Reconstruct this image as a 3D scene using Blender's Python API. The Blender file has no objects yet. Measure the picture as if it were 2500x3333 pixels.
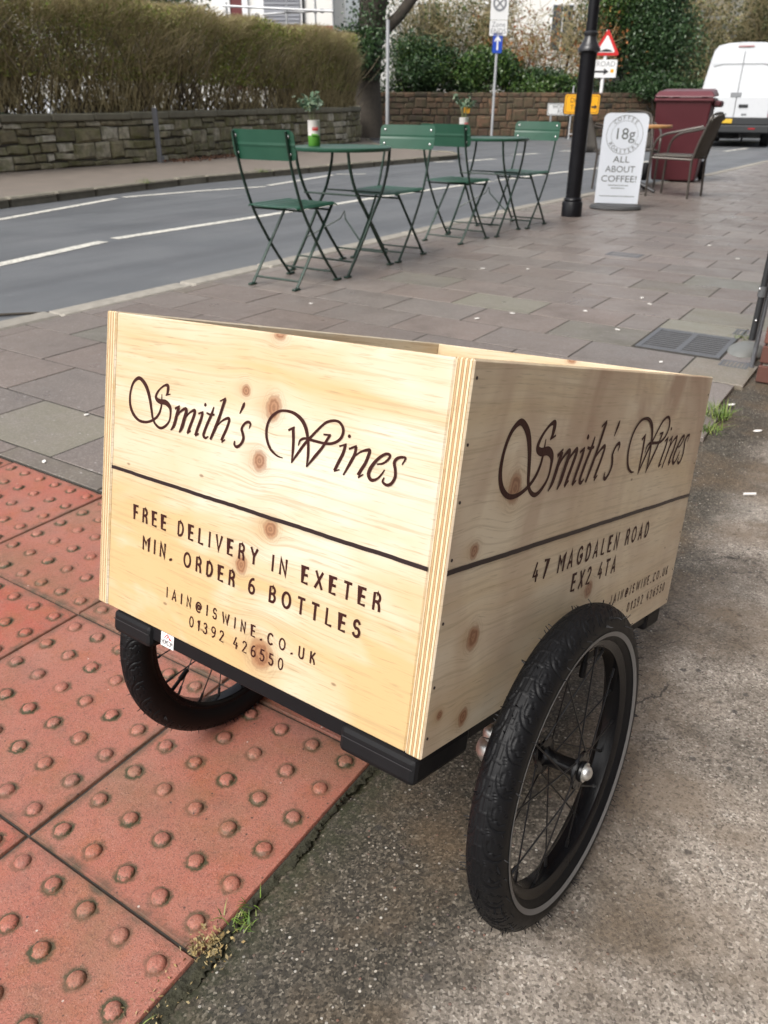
import bpy, math, random
import numpy as np
from mathutils import Vector, Matrix

# ------------------------------------------------------------------ camera, sky, sun, exposure
scene = bpy.context.scene
COL = scene.collection
CAM_H = 0.9372
cam_data = bpy.data.cameras.new('camera')
cam = bpy.data.objects.new('camera', cam_data)
COL.objects.link(cam)
rt = Vector((0.99997862, 0.00301098, 0.00580499))
up = Vector((-0.00653941, 0.46042547, 0.88767428))
fw = Vector((0.0, 0.88769326, -0.46043531))
cam.matrix_world = Matrix(((rt.x, up.x, -fw.x, 0.0), (rt.y, up.y, -fw.y, 0.0), (rt.z, up.z, -fw.z, CAM_H), (0, 0, 0, 1)))
cam_data.sensor_fit = 'VERTICAL'
cam_data.sensor_height = 36.0
cam_data.sensor_width = 27.0
cam_data.lens = 2551.54 / 3333.0 * 36.0
cam_data.clip_start = 0.02
cam_data.clip_end = 600.0
cam_data.dof.use_dof = True
cam_data.dof.focus_distance = 0.84
cam_data.dof.aperture_fstop = 12.5
scene.camera = cam

SUN_EL, SUN_AZ = math.radians(50), math.radians(-136)      # azimuth measured from +Y towards +X: light from the left, a little behind
world = bpy.data.worlds.new('World')
scene.world = world
world.use_nodes = True
wn = world.node_tree
wn.nodes.clear()
w_out = wn.nodes.new('ShaderNodeOutputWorld')
w_bg = wn.nodes.new('ShaderNodeBackground')
w_sky = wn.nodes.new('ShaderNodeTexSky')
w_sky.sky_type = 'NISHITA'
w_sky.sun_disc = False
w_sky.sun_elevation = SUN_EL
w_sky.sun_rotation = SUN_AZ
w_sky.air_density = 1.0
w_sky.dust_density = 6.0
w_sky.ozone_density = 1.0
w_hs = wn.nodes.new('ShaderNodeHueSaturation')
w_hs.inputs['Saturation'].default_value = 0.32
wn.links.new(w_sky.outputs['Color'], w_hs.inputs['Color'])
wn.links.new(w_hs.outputs['Color'], w_bg.inputs['Color'])
w_bg.inputs['Strength'].default_value = 0.15
wn.links.new(w_bg.outputs['Background'], w_out.inputs['Surface'])

sun_data = bpy.data.lights.new('sun', 'SUN')
sun_data.energy = 1.3
sun_data.angle = math.radians(28)
sun_data.color = (1.0, 0.97, 0.92)
sun = bpy.data.objects.new('sun', sun_data)
COL.objects.link(sun)
sd = Vector((math.sin(SUN_AZ) * math.cos(SUN_EL), math.cos(SUN_AZ) * math.cos(SUN_EL), math.sin(SUN_EL)))
sun.rotation_euler = sd.to_track_quat('Z', 'Y').to_euler()

scene.view_settings.view_transform = 'Standard'
scene.view_settings.look = 'None'
scene.view_settings.exposure = 0.60
scene.view_settings.gamma = 1.0
scene.view_settings.use_curve_mapping = False
try:
    scene.cycles.max_bounces = 6
    scene.cycles.diffuse_bounces = 3
    scene.cycles.glossy_bounces = 3
    scene.cycles.transparent_max_bounces = 6
    scene.cycles.caustics_reflective = False
    scene.cycles.caustics_refractive = False
    scene.cycles.use_denoising = True
except Exception:
    pass

R = random.Random(11)
NP = np.random.default_rng(5)
PI = math.pi

# street axes: A runs across the pavement, B along it
AX = Vector((0.8415, -0.5402, 0.0))
BX = Vector((0.5402, 0.8415, 0.0))
ANG_B = math.atan2(AX.y, AX.x)          # rotation that turns local x into A and local y into B


def PR(p, r, z=0.0):
    return AX * p + BX * r + Vector((0, 0, z))


# ------------------------------------------------------------------ node helpers
class NT:
    def __init__(self, name, rough=0.6, metallic=0.0, spec=0.5):
        self.m = bpy.data.materials.new(name)
        self.m.use_nodes = True
        self.t = self.m.node_tree
        self.b = self.t.nodes['Principled BSDF']
        self.b.inputs['Roughness'].default_value = rough
        self.b.inputs['Metallic'].default_value = metallic
        self.b.inputs['Specular IOR Level'].default_value = spec

    def new(self, kind):
        return self.t.nodes.new(kind)

    def set(self, sock, v):
        if hasattr(v, 'is_linked') or hasattr(v, 'links'):
            self.t.links.new(v, sock)
        elif isinstance(v, (tuple, list)) and len(v) == 3 and sock.type == 'RGBA':
            sock.default_value = (*v, 1.0)
        else:
            sock.default_value = v

    def math(self, op, a, b=0.0, clamp=False):
        n = self.new('ShaderNodeMath')
        n.operation = op
        n.use_clamp = clamp
        self.set(n.inputs[0], a)
        if op not in ('SINE', 'SQRT', 'ABSOLUTE', 'FRACT', 'FLOOR', 'EXPONENT', 'COSINE', 'ROUND'):
            self.set(n.inputs[1], b)
        return n.outputs[0]

    def coord(self, kind='Object'):
        return self.new('ShaderNodeTexCoord').outputs[kind]

    def sep(self, v):
        n = self.new('ShaderNodeSeparateXYZ')
        self.set(n.inputs[0], v)
        return n.outputs

    def comb(self, x, y, z):
        n = self.new('ShaderNodeCombineXYZ')
        for i, v in enumerate((x, y, z)):
            self.set(n.inputs[i], v)
        return n.outputs[0]

    def noise(self, vec, scale, detail=3.0, rough=0.55, dist=0.0):
        n = self.new('ShaderNodeTexNoise')
        self.set(n.inputs['Vector'], vec)
        n.inputs['Scale'].default_value = scale
        n.inputs['Detail'].default_value = detail
        n.inputs['Roughness'].default_value = rough
        n.inputs['Distortion'].default_value = dist
        return n.outputs['Fac']

    def voro(self, vec, scale, feature='F1'):
        n = self.new('ShaderNodeTexVoronoi')
        n.feature = feature
        self.set(n.inputs['Vector'], vec)
        n.inputs['Scale'].default_value = scale
        return n.outputs

    def ramp(self, fac, stops, interp='LINEAR'):
        n = self.new('ShaderNodeValToRGB')
        n.color_ramp.interpolation = interp
        e = n.color_ramp.elements
        while len(e) < len(stops):
            e.new(0.5)
        for i, (p, c) in enumerate(stops):
            e[i].position = p
            e[i].color = (c, c, c, 1) if isinstance(c, (int, float)) else (*c, 1)
        self.set(n.inputs[0], fac)
        return n.outputs['Color']

    def mix(self, fac, a, b, mode='MIX'):
        n = self.new('ShaderNodeMix')
        n.data_type = 'RGBA'
        n.blend_type = mode
        self.set(n.inputs[0], fac)
        self.set(n.inputs[6], a)
        self.set(n.inputs[7], b)
        return n.outputs[2]

    def smooth(self, v, lo, hi):
        n = self.new('ShaderNodeMapRange')
        n.interpolation_type = 'SMOOTHSTEP'
        self.set(n.inputs[0], v)
        n.inputs[1].default_value = lo
        n.inputs[2].default_value = hi
        return n.outputs[0]

    def rand(self):
        return self.new('ShaderNodeObjectInfo').outputs['Random']

    def island(self):
        return self.new('ShaderNodeNewGeometry').outputs['Random Per Island']

    def bump(self, h, strength=0.3, dist=0.01):
        n = self.new('ShaderNodeBump')
        n.inputs['Strength'].default_value = strength
        n.inputs['Distance'].default_value = dist
        self.set(n.inputs['Height'], h)
        self.t.links.new(n.outputs[0], self.b.inputs['Normal'])

    def base(self, c):
        self.set(self.b.inputs['Base Color'], c)

    def rough(self, c):
        self.set(self.b.inputs['Roughness'], c)


def simple(name, col, rough=0.5, metallic=0.0, var=0.12, scale=30.0, bump=0.0, spec=0.5, isl=0.0, objr=0.0):
    """plain surface with mottling, optional per-island / per-object tone"""
    n = NT(name, rough, metallic, spec)
    co = n.coord()
    f = n.noise(co, scale, 4.0)
    lo = tuple(c * (1 - var) for c in col)
    hi = tuple(min(1, c * (1 + var)) for c in col)
    c = n.mix(f, lo, hi)
    if isl:
        c = n.mix(n.math('MULTIPLY', n.island(), isl), c, tuple(x * 0.35 for x in col))
    if objr:
        c = n.mix(n.math('MULTIPLY', n.rand(), objr), c, tuple(x * 0.4 for x in col))
    n.base(c)
    n.rough(n.math('ADD', n.math('MULTIPLY', f, 0.18), rough - 0.09))
    if bump:
        n.bump(n.noise(co, scale * 2.5, 4.0), bump, 0.004)
    return n.m


# ------------------------------------------------------------------ mesh helpers
class MB:
    def __init__(self):
        self.v = []
        self.f = []
        self.mi = []
        self.sm = []

    def add(self, verts, faces, mi=0, smooth=False):
        o = len(self.v)
        self.v.extend([tuple(p) for p in verts])
        for f in faces:
            self.f.append(tuple(i + o for i in f))
            self.mi.append(mi)
            self.sm.append(smooth)
        return self

    def box(self, lo, hi, M=None, mi=0):
        x0, y0, z0 = lo
        x1, y1, z1 = hi
        v = [(x0, y0, z0), (x1, y0, z0), (x1, y1, z0), (x0, y1, z0), (x0, y0, z1), (x1, y0, z1), (x1, y1, z1), (x0, y1, z1)]
        if M is not None:
            v = [M @ Vector(p) for p in v]
        return self.add(v, [(0, 3, 2, 1), (4, 5, 6, 7), (0, 1, 5, 4), (1, 2, 6, 5), (2, 3, 7, 6), (3, 0, 4, 7)], mi)

    def rbox(self, lo, hi, b, M=None, mi=0):
        """box with chamfered edges (all 12)"""
        c = [(l + h) / 2 for l, h in zip(lo, hi)]
        s = [(h - l) / 2 for l, h in zip(lo, hi)]
        b = min(b, min(s) * 0.95)
        v = []
        idx = {}
        for sx in (-1, 1):
            for sy in (-1, 1):
                for sz in (-1, 1):
                    for a in range(3):
                        q = [sx * (s[0] - b), sy * (s[1] - b), sz * (s[2] - b)]
                        q[a] = (sx, sy, sz)[a] * s[a]
                        idx[(sx, sy, sz, a)] = len(v)
                        v.append(Vector([c[i] + q[i] for i in range(3)]))
        F = []
        S = (-1, 1)
        for a in range(3):
            o1, o2 = [i for i in range(3) if i != a]
            for sg in S:
                q = []
                for (s1, s2) in ((-1, -1), (1, -1), (1, 1), (-1, 1)):
                    k = [0, 0, 0]
                    k[a] = sg
                    k[o1] = s1
                    k[o2] = s2
                    q.append(idx[(*k, a)])
                F.append(q)
        for a in range(3):
            o1, o2 = [i for i in range(3) if i != a]
            for s1 in S:
                for s2 in S:
                    q = []
                    for (sa, f) in ((-1, o1), (1, o1), (1, o2), (-1, o2)):
                        k = [0, 0, 0]
                        k[a] = sa
                        k[o1] = s1
                        k[o2] = s2
                        q.append(idx[(*k, f)])
                    F.append(q)
        for sx in S:
            for sy in S:
                for sz in S:
                    F.append([idx[(sx, sy, sz, 0)], idx[(sx, sy, sz, 1)], idx[(sx, sy, sz, 2)]])
        cc = Vector(c)
        G = []
        for f in F:
            n = (v[f[1]] - v[f[0]]).cross(v[f[2]] - v[f[0]])
            m = sum((v[i] for i in f), Vector()) / len(f) - cc
            G.append(tuple(f) if n.dot(m) > 0 else tuple(reversed(f)))
        if M is not None:
            v = [M @ p for p in v]
        return self.add(v, G, mi)

    def tube(self, pts, rad, n=8, mi=0, caps=True, flat=1.0):
        pts = [Vector(p) for p in pts]
        if not isinstance(rad, (list, tuple)):
            rad = [rad] * len(pts)
        t0 = (pts[1] - pts[0]).normalized()
        ref = Vector((0, 0, 1)) if abs(t0.z) < 0.9 else Vector((1, 0, 0))
        u = t0.cross(ref).normalized()
        V = []
        for i, p in enumerate(pts):
            if i == 0:
                t = t0
            elif i == len(pts) - 1:
                t = (pts[i] - pts[i - 1]).normalized()
            else:
                t = ((pts[i + 1] - pts[i]).normalized() + (pts[i] - pts[i - 1]).normalized()).normalized()
            u = (u - t * u.dot(t)).normalized()
            w = t.cross(u)
            for k in range(n):
                a = 2 * PI * k / n
                V.append(p + (u * math.cos(a) + w * (math.sin(a) * flat)) * rad[i])
        F = []
        for i in range(len(pts) - 1):
            for k in range(n):
                k2 = (k + 1) % n
                F.append((i * n + k, i * n + k2, (i + 1) * n + k2, (i + 1) * n + k))
        self.add(V, F, mi, True)
        if caps:
            o = len(self.v) - len(V)
            self.f.append(tuple(o + k for k in reversed(range(n))))
            self.f.append(tuple(o + (len(pts) - 1) * n + k for k in range(n)))
            self.mi += [mi, mi]
            self.sm += [False, False]
        return self

    def lathe(self, prof, n=24, M=None, mi=0, smooth=True, closed=False):
        """prof: (radius, height) list turned about local z"""
        V = []
        for (r, z) in prof:
            for k in range(n):
                a = 2 * PI * k / n
                V.append(Vector((r * math.cos(a), r * math.sin(a), z)))
        if M is not None:
            V = [M @ p for p in V]
        F = []
        m = len(prof)
        for i in range(m if closed else m - 1):
            j = (i + 1) % m
            for k in range(n):
                k2 = (k + 1) % n
                F.append((i * n + k, i * n + k2, j * n + k2, j * n + k))
        self.add(V, F, mi, smooth)
        if not closed:
            o = len(self.v) - len(V)
            if prof[0][0] > 1e-6:
                self.f.append(tuple(o + k for k in reversed(range(n))))
                self.mi.append(mi)
                self.sm.append(False)
            if prof[-1][0] > 1e-6:
                self.f.append(tuple(o + (m - 1) * n + k for k in range(n)))
                self.mi.append(mi)
                self.sm.append(False)
        return self

    def prism(self, poly, z0, z1, M=None, mi=0):
        """poly: ccw outline in local xy, extruded from z0 to z1"""
        n = len(poly)
        V = [Vector((x, y, z0)) for x, y in poly] + [Vector((x, y, z1)) for x, y in poly]
        if M is not None:
            V = [M @ p for p in V]
        F = [tuple(reversed(range(n))), tuple(range(n, 2 * n))]
        F += [(k, (k + 1) % n, n + (k + 1) % n, n + k) for k in range(n)]
        return self.add(V, F, mi)

    def sphere(self, c, r, n=10, m=6, mi=0):
        rr = r if isinstance(r, (tuple, list)) else (r, r, r)
        V = []
        for i in range(m + 1):
            t = PI * i / m
            for k in range(n):
                a = 2 * PI * k / n
                V.append((c[0] + rr[0] * math.sin(t) * math.cos(a), c[1] + rr[1] * math.sin(t) * math.sin(a), c[2] + rr[2] * math.cos(t)))
        F = []
        for i in range(m):
            for k in range(n):
                k2 = (k + 1) % n
                F.append((i * n + k, (i + 1) * n + k, (i + 1) * n + k2, i * n + k2))
        return self.add(V, F, mi, True)

    def mesh(self, name, mats):
        me = bpy.data.meshes.new(name)
        me.from_pydata(self.v, [], self.f)
        for m in (mats if isinstance(mats, (list, tuple)) else [mats]):
            me.materials.append(m)
        me.polygons.foreach_set('material_index', self.mi)
        me.polygons.foreach_set('use_smooth', self.sm)
        me.update()
        if any(self.sm):
            me.set_sharp_from_angle(angle=math.radians(42))
        return me

    def build(self, name, mats, parent=None, bevel=0.0, loc=None):
        return put(name, self.mesh(name, mats), parent, bevel, loc)


def put(name, me, parent=None, bevel=0.0, loc=None):
    o = bpy.data.objects.new(name, me)
    COL.objects.link(o)
    if parent is not None:
        o.parent = parent
    if loc is not None:
        o.location = loc
    if bevel:
        b = o.modifiers.new('bevel', 'BEVEL')
        b.width = bevel
        b.segments = 2
        b.limit_method = 'ANGLE'
        b.angle_limit = math.radians(40)
    return o


def npmesh(name, V, F, mats, smooth=False):
    V = np.asarray(V, np.float32).reshape(-1, 3)
    F = np.asarray(F, np.int32)
    me = bpy.data.meshes.new(name)
    me.vertices.add(len(V))
    me.vertices.foreach_set('co', V.ravel())
    k = F.shape[1]
    me.loops.add(F.size)
    me.loops.foreach_set('vertex_index', F.ravel())
    me.polygons.add(len(F))
    me.polygons.foreach_set('loop_start', np.arange(0, F.size, k, dtype=np.int32))
    me.polygons.foreach_set('loop_total', np.full(len(F), k, np.int32))
    if smooth:
        me.polygons.foreach_set('use_smooth', np.ones(len(F), bool))
    for m in (mats if isinstance(mats, (list, tuple)) else [mats]):
        me.materials.append(m)
    me.update(calc_edges=True)
    me.validate()
    return me


def tag(o, label=None, cat=None, group=None, kind=None):
    if label:
        o['label'] = label
    if cat:
        o['category'] = cat
    if group:
        o['group'] = group
    if kind:
        o['kind'] = kind
    return o


def thing(name, label, cat, loc=(0, 0, 0), rotz=0.0, group=None):
    o = bpy.data.objects.new(name, None)
    COL.objects.link(o)
    o.location = loc
    o.rotation_euler = (0, 0, rotz)
    return tag(o, label, cat, group)


def dup(root, loc, rotz, label, group=None):
    def cp(o, par):
        c = o.copy()
        COL.objects.link(c)
        c.parent = par
        for ch in list(o.children):
            cp(ch, c)
        return c
    c = cp(root, None)
    c.location = loc
    c.rotation_euler = (0, 0, rotz)
    c['label'] = label
    if group:
        c['group'] = group
    return c


def struct(name, me, parent=None):
    o = put(name, me, parent)
    o['kind'] = 'structure'
    return o


def leaf_mesh(name, C, size, mats, var=0.4, flat=0.0, asp=0.5, rng=NP):
    """one leaf-shaped quad per centre, random tilt; numpy arrays for speed"""
    n = len(C)
    d = rng.normal(size=(n, 3))
    d[:, 2] *= (1 - flat)
    d /= np.linalg.norm(d, axis=1)[:, None]
    e = rng.normal(size=(n, 3))
    e -= d * (e * d).sum(1)[:, None]
    e /= np.linalg.norm(e, axis=1)[:, None]
    s = (size * (1 + var * rng.uniform(-1, 1, n)))[:, None]
    nrm = np.cross(d, e)
    a = C - d * s * 0.5
    b = C + e * s * asp * 0.5 + nrm * s * 0.06
    c = C + d * s * 0.5
    f = C - e * s * asp * 0.5 + nrm * s * 0.06
    V = np.stack([a, b, c, f], 1).reshape(-1, 3)
    F = np.arange(4 * n).reshape(n, 4)
    return npmesh(name, V, F, mats)


def twig_mesh(name, P0, P1, r0, r1, mats):
    """three-sided tapered sticks from P0 to P1"""
    n = len(P0)
    d = P1 - P0
    d = d / (np.linalg.norm(d, axis=1)[:, None] + 1e-9)
    ref = np.where(np.abs(d[:, 2:3]) < 0.9, np.array([[0, 0, 1.0]]), np.array([[1.0, 0, 0]]))
    u = np.cross(d, ref)
    u /= np.linalg.norm(u, axis=1)[:, None]
    w = np.cross(d, u)
    r0 = np.broadcast_to(np.asarray(r0, float), (n,))[:, None]
    r1 = np.broadcast_to(np.asarray(r1, float), (n,))[:, None]
    V = []
    for k in range(3):
        a = 2 * PI * k / 3
        q = u * math.cos(a) + w * math.sin(a)
        V += [P0 + q * r0, P1 + q * r1]
    V = np.stack(V, 1).reshape(-1, 3)
    b = np.arange(n)[:, None] * 6
    F = np.concatenate([b + np.array([0, 2, 3, 1]), b + np.array([2, 4, 5, 3]), b + np.array([4, 0, 1, 5])], 0)
    return npmesh(name, V, F, mats)


# ------------------------------------------------------------------ lettering
def arc(cx, cy, rx, ry, a0, a1, n=10):
    return [(cx + rx * math.cos(math.radians(a0 + (a1 - a0) * i / n)), cy + ry * math.sin(math.radians(a0 + (a1 - a0) * i / n))) for i in range(n + 1)]


GL = {
    'A': (0.54, [[(0, 0), (0.27, 1), (0.54, 0)], [(0.09, 0.3), (0.45, 0.3)]]),
    'B': (0.46, [[(0, 0), (0, 1), (0.2, 1)] + arc(0.2, 0.77, 0.22, 0.23, 90, -90) + [(0, 0.54)], [(0.2, 0.54)] + arc(0.22, 0.27, 0.24, 0.27, 90, -90) + [(0, 0)]]),
    'C': (0.56, [arc(0.32, 0.5, 0.32, 0.5, 48, 312, 18)]),
    'D': (0.5, [[(0, 0), (0, 1), (0.16, 1)] + arc(0.16, 0.5, 0.34, 0.5, 90, -90, 14) + [(0, 0)]]),
    'E': (0.4, [[(0.4, 1), (0, 1), (0, 0), (0.4, 0)], [(0, 0.52), (0.36, 0.52)]]),
    'F': (0.4, [[(0.4, 1), (0, 1), (0, 0)], [(0, 0.52), (0.34, 0.52)]]),
    'G': (0.58, [arc(0.32, 0.5, 0.32, 0.5, 48, 350, 18) + [(0.62, 0.45), (0.36, 0.45)]]),
    'H': (0.5, [[(0, 0), (0, 1)], [(0.5, 0), (0.5, 1)], [(0, 0.5), (0.5, 0.5)]]),
    'I': (0.0, [[(0, 0), (0, 1)]]),
    'K': (0.44, [[(0, 0), (0, 1)], [(0.42, 1), (0.1, 0.52), (0.02, 0.46)], [(0.1, 0.52), (0.34, 0.36), (0.44, 0)]]),
    'L': (0.38, [[(0, 1), (0, 0), (0.38, 0)]]),
    'M': (0.66, [[(0, 0), (0, 1), (0.33, 0.42), (0.66, 1), (0.66, 0)]]),
    'N': (0.5, [[(0, 0), (0, 1), (0.5, 0), (0.5, 1)]]),
    'O': (0.66, [arc(0.33, 0.5, 0.33, 0.5, 90, 450, 24)]),
    'R': (0.44, [[(0, 0), (0, 1), (0.2, 1)] + arc(0.2, 0.75, 0.22, 0.25, 90, -90) + [(0, 0.5)], [(0.2, 0.5), (0.36, 0.4), (0.42, 0.22), (0.44, 0)]]),
    'S': (0.46, [arc(0.23, 0.75, 0.2, 0.25, 25, 250, 10) + arc(0.23, 0.27, 0.23, 0.27, 80, -155, 12)]),
    'T': (0.5, [[(0, 1), (0.5, 1)], [(0.25, 1), (0.25, 0)]]),
    'U': (0.5, [[(0, 1), (0, 0.28)] + arc(0.25, 0.26, 0.25, 0.26, 180, 360, 12) + [(0.5, 1)]]),
    'V': (0.54, [[(0, 1), (0.27, 0), (0.54, 1)]]),
    'W': (0.86, [[(0, 1), (0.22, 0), (0.43, 0.85), (0.64, 0), (0.86, 1)]]),
    'X': (0.52, [[(0, 1), (0.52, 0)], [(0.52, 1), (0, 0)]]),
    'Y': (0.56, [[(0, 1), (0.28, 0.48), (0.56, 1)], [(0.28, 0.48), (0.28, 0)]]),
    '@': (0.74, [arc(0.37, 0.42, 0.16, 0.2, 0, 360, 14), arc(0.37, 0.42, 0.37, 0.48, -60, -350, 22) + [(0.55, 0.24), (0.52, 0.4)]]),
    '.': (0.02, [[(0, 0.06), (0.02, 0.02)]]),
    '!': (0.02, [[(0, 0.3), (0, 1)], [(0, 0.06), (0.02, 0.02)]]),
    '0': (0.5, [arc(0.25, 0.5, 0.25, 0.5, 90, 450, 22)]),
    '1': (0.2, [[(0, 0.78), (0.18, 1), (0.18, 0)]]),
    '2': (0.46, [arc(0.22, 0.76, 0.22, 0.24, 165, -20, 10) + [(0.0, 0.0), (0.46, 0)]]),
    '3': (0.44, [arc(0.2, 0.77, 0.2, 0.23, 150, -90, 10), arc(0.2, 0.27, 0.24, 0.27, 90, -150, 12)]),
    '4': (0.5, [[(0.26, 1), (0, 0.3), (0.5, 0.3)], [(0.36, 0.55), (0.36, 0)]]),
    '5': (0.44, [[(0.4, 1), (0.06, 1), (0.03, 0.58)] + arc(0.2, 0.31, 0.24, 0.31, 120, -150, 14)]),
    '6': (0.48, [[(0.38, 1)] + arc(0.36, 0.4, 0.36, 0.6, 95, 180, 8) + arc(0.24, 0.28, 0.24, 0.28, 180, 540, 20)]),
    '7': (0.42, [[(0, 1), (0.42, 1), (0.14, 0)]]),
    '8': (0.46, [arc(0.23, 0.76, 0.19, 0.24, 90, 450, 16), arc(0.23, 0.27, 0.23, 0.27, 90, 450, 18)]),
    '9': (0.48, [[(0.1, 0)] + arc(0.12, 0.6, 0.36, 0.6, -85, 0, 8) + arc(0.24, 0.72, 0.24, 0.28, 0, 360, 20)]),
}


def ribbon(mb, pts, wid, fr, lift):
    """variable-width flat stroke; fr maps (x, y, height) to 3-D; height creeps up so that crossings never lie in one plane"""
    n = len(pts)
    V = []
    P = [Vector((x, y, 0)) for x, y in pts]
    for i in range(n):
        a = P[max(i - 1, 0)]
        b = P[min(i + 1, n - 1)]
        t = (b - a)
        t = t.normalized() if t.length > 1e-9 else Vector((1, 0, 0))
        k = 1.0
        if 0 < i < n - 1:
            t1 = (P[i] - P[i - 1]).normalized()
            c = max(0.45, t.dot(t1))
            k = 1.0 / c
        q = Vector((-t.y, t.x, 0)) * wid[i] * 0.5 * k
        h = lift + 0.00012 * i / n
        V += [fr(P[i].x - q.x, P[i].y - q.y, h), fr(P[i].x + q.x, P[i].y + q.y, h)]
    mb.add(V, [(2 * i, 2 * i + 2, 2 * i + 3, 2 * i + 1) for i in range(n - 1)])


def text_strokes(mb, text, x0, x1, z0, cap, fr, wf=0.15, xs=1.0):
    ws = [0.08 if c == ' ' else GL[c][0] for c in text]
    inner = (x1 - x0) / (cap * xs) - sum(ws)
    gap = inner / (len(text) - 1)
    x = 0.0
    li = 0
    for c, w in zip(text, ws):
        if c != ' ':
            for st in GL[c][1]:
                pts = [(x0 + (x + a) * cap * xs, z0 + b * cap) for a, b in st]
                d0 = Vector(pts[0]) - Vector(pts[1])
                d1 = Vector(pts[-1]) - Vector(pts[-2])
                cl = cap * wf * 0.35
                closed = (Vector(pts[0]) - Vector(pts[-1])).length < 1e-6
                if not closed:
                    pts[0] = tuple(Vector(pts[0]) + d0.normalized() * cl)
                    pts[-1] = tuple(Vector(pts[-1]) + d1.normalized() * cl)
                w_ = cap * wf * (1.7 if c in '.!' and len(st) == 2 and st[0][1] < 0.1 else 1.0)
                ribbon(mb, pts, [w_] * len(pts), fr, 0.0003 + 0.00013 * (li % 4))
                li += 1
        x += w + gap


def spline(pts, n=7):
    """Catmull-Rom through points of any dimension"""
    P = [np.array(p, float) for p in pts]
    if len(P) == 2:
        return [P[0], (P[0] + P[1]) / 2, P[1]]
    P = [2 * P[0] - P[1]] + P + [2 * P[-1] - P[-2]]
    out = []
    for i in range(1, len(P) - 2):
        for k in range(n):
            t = k / n
            a, b, c, d = P[i - 1], P[i], P[i + 1], P[i + 2]
            out.append(0.5 * (2 * b + (c - a) * t + (2 * a - 5 * b + 4 * c - d) * t * t + (3 * b - a - 3 * c + d) * t ** 3))
    out.append(P[-2])
    return out


def font_mesh(body, size, mat, fr, w=None):
    """built-in font text as mesh; fr maps (x, y, h); w = forced total width; centred on (0, 0)"""
    cu = bpy.data.curves.new('lettering', 'FONT')
    cu.body = body
    cu.size = size
    cu.align_x = 'CENTER'
    cu.align_y = 'CENTER'
    cu.resolution_u = 3
    ob = bpy.data.objects.new('lettering', cu)
    COL.objects.link(ob)
    dg = bpy.context.evaluated_depsgraph_get()
    me = bpy.data.meshes.new_from_object(ob.evaluated_get(dg))
    bpy.data.objects.remove(ob)
    bpy.data.curves.remove(cu)
    xs = [v.co.x for v in me.vertices]
    k = 1.0
    if w and xs:
        k = w / max(1e-6, max(xs) - min(xs))
    for v in me.vertices:
        v.co = fr(v.co.x * k, v.co.y, 0.0)
    me.materials.clear()
    me.materials.append(mat)
    return me

# ------------------------------------------------------------------ setting materials
def m_slab(name, a, b, algae=0.0):
    n = NT(name, 0.55, 0, 0.5)
    co = n.coord()
    w = n.comb(*[n.math('ADD', s, n.math('MULTIPLY', n.rand(), 37.0 + i * 11)) for i, s in enumerate(n.sep(co))])
    f1 = n.noise(w, 4.0, 4.0, 0.6)
    f2 = n.noise(w, 140.0, 3.0, 0.7)
    c = n.mix(n.ramp(f1, [(0.3, 0.0), (0.72, 1.0)]), a, b)
    c = n.mix(n.math('MULTIPLY', n.rand(), 0.55), c, tuple(x * 1.22 for x in b))
    c = n.mix(n.math('MULTIPLY', n.math('FRACT', n.math('MULTIPLY', n.rand(), 17.0)), 0.6), c, (0.178, 0.122, 0.098))
    c = n.mix(n.math('MULTIPLY', n.math('FRACT', n.math('MULTIPLY', n.rand(), 71.0)), 0.35), c, (0.105, 0.096, 0.088))
    c = n.mix(n.ramp(f2, [(0.35, 0.34), (0.6, 0.0)]), c, (0.035, 0.03, 0.027))
    if algae:
        c = n.mix(n.math('MULTIPLY', n.ramp(n.noise(w, 7.0, 5.0, 0.65), [(0.35, 0.0), (0.62, 1.0)]), algae), c, (0.12, 0.125, 0.06))
    v = n.voro(w, 30.0)
    c = n.mix(n.math('MULTIPLY', n.ramp(v['Distance'], [(0.07, 0.8), (0.13, 0.0)]), n.math('GREATER_THAN', n.sep(v['Color'])[0], 0.55)), c, (0.40, 0.38, 0.36))
    v2 = n.voro(w, 210.0)
    c = n.mix(n.ramp(n.sep(v2['Color'])[0], [(0.80, 0.0), (0.84, 0.35)], 'CONSTANT'), c, (0.30, 0.275, 0.25))
    n.base(c)
    edge_ = n.noise(w, 2.0, 5.0, 0.7)
    c = n.mix(n.ramp(edge_, [(0.52, 0.0), (0.68, 0.45)]), c, tuple(x * 0.55 for x in a))
    n.base(c)
    n.rough(n.ramp(f1, [(0.3, 0.26), (0.7, 0.52)]))
    n.bump(n.math('ADD', f2, n.math('MULTIPLY', f1, 1.5)), 0.30, 0.0025)
    return n.m


M_SLAB = m_slab('paving', (0.150, 0.125, 0.109), (0.222, 0.192, 0.171))
M_SLAB_G = m_slab('paving_green', (0.172, 0.16, 0.124), (0.25, 0.235, 0.188), 0.2)
M_SLAB_D = m_slab('paving_grey', (0.128, 0.118, 0.10), (0.19, 0.176, 0.15), 0.2)
M_JOINT = simple('joint_dirt', (0.035, 0.031, 0.025), 0.9, var=0.5, scale=60, bump=0.4)
M_KERB = simple('kerb_stone', (0.27, 0.25, 0.215), 0.8, var=0.45, scale=14, bump=0.4, objr=0.25)
M_KERB_D = simple('mossy_kerb', (0.17, 0.155, 0.12), 0.85, var=0.55, scale=9, bump=0.5, objr=0.3)


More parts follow.
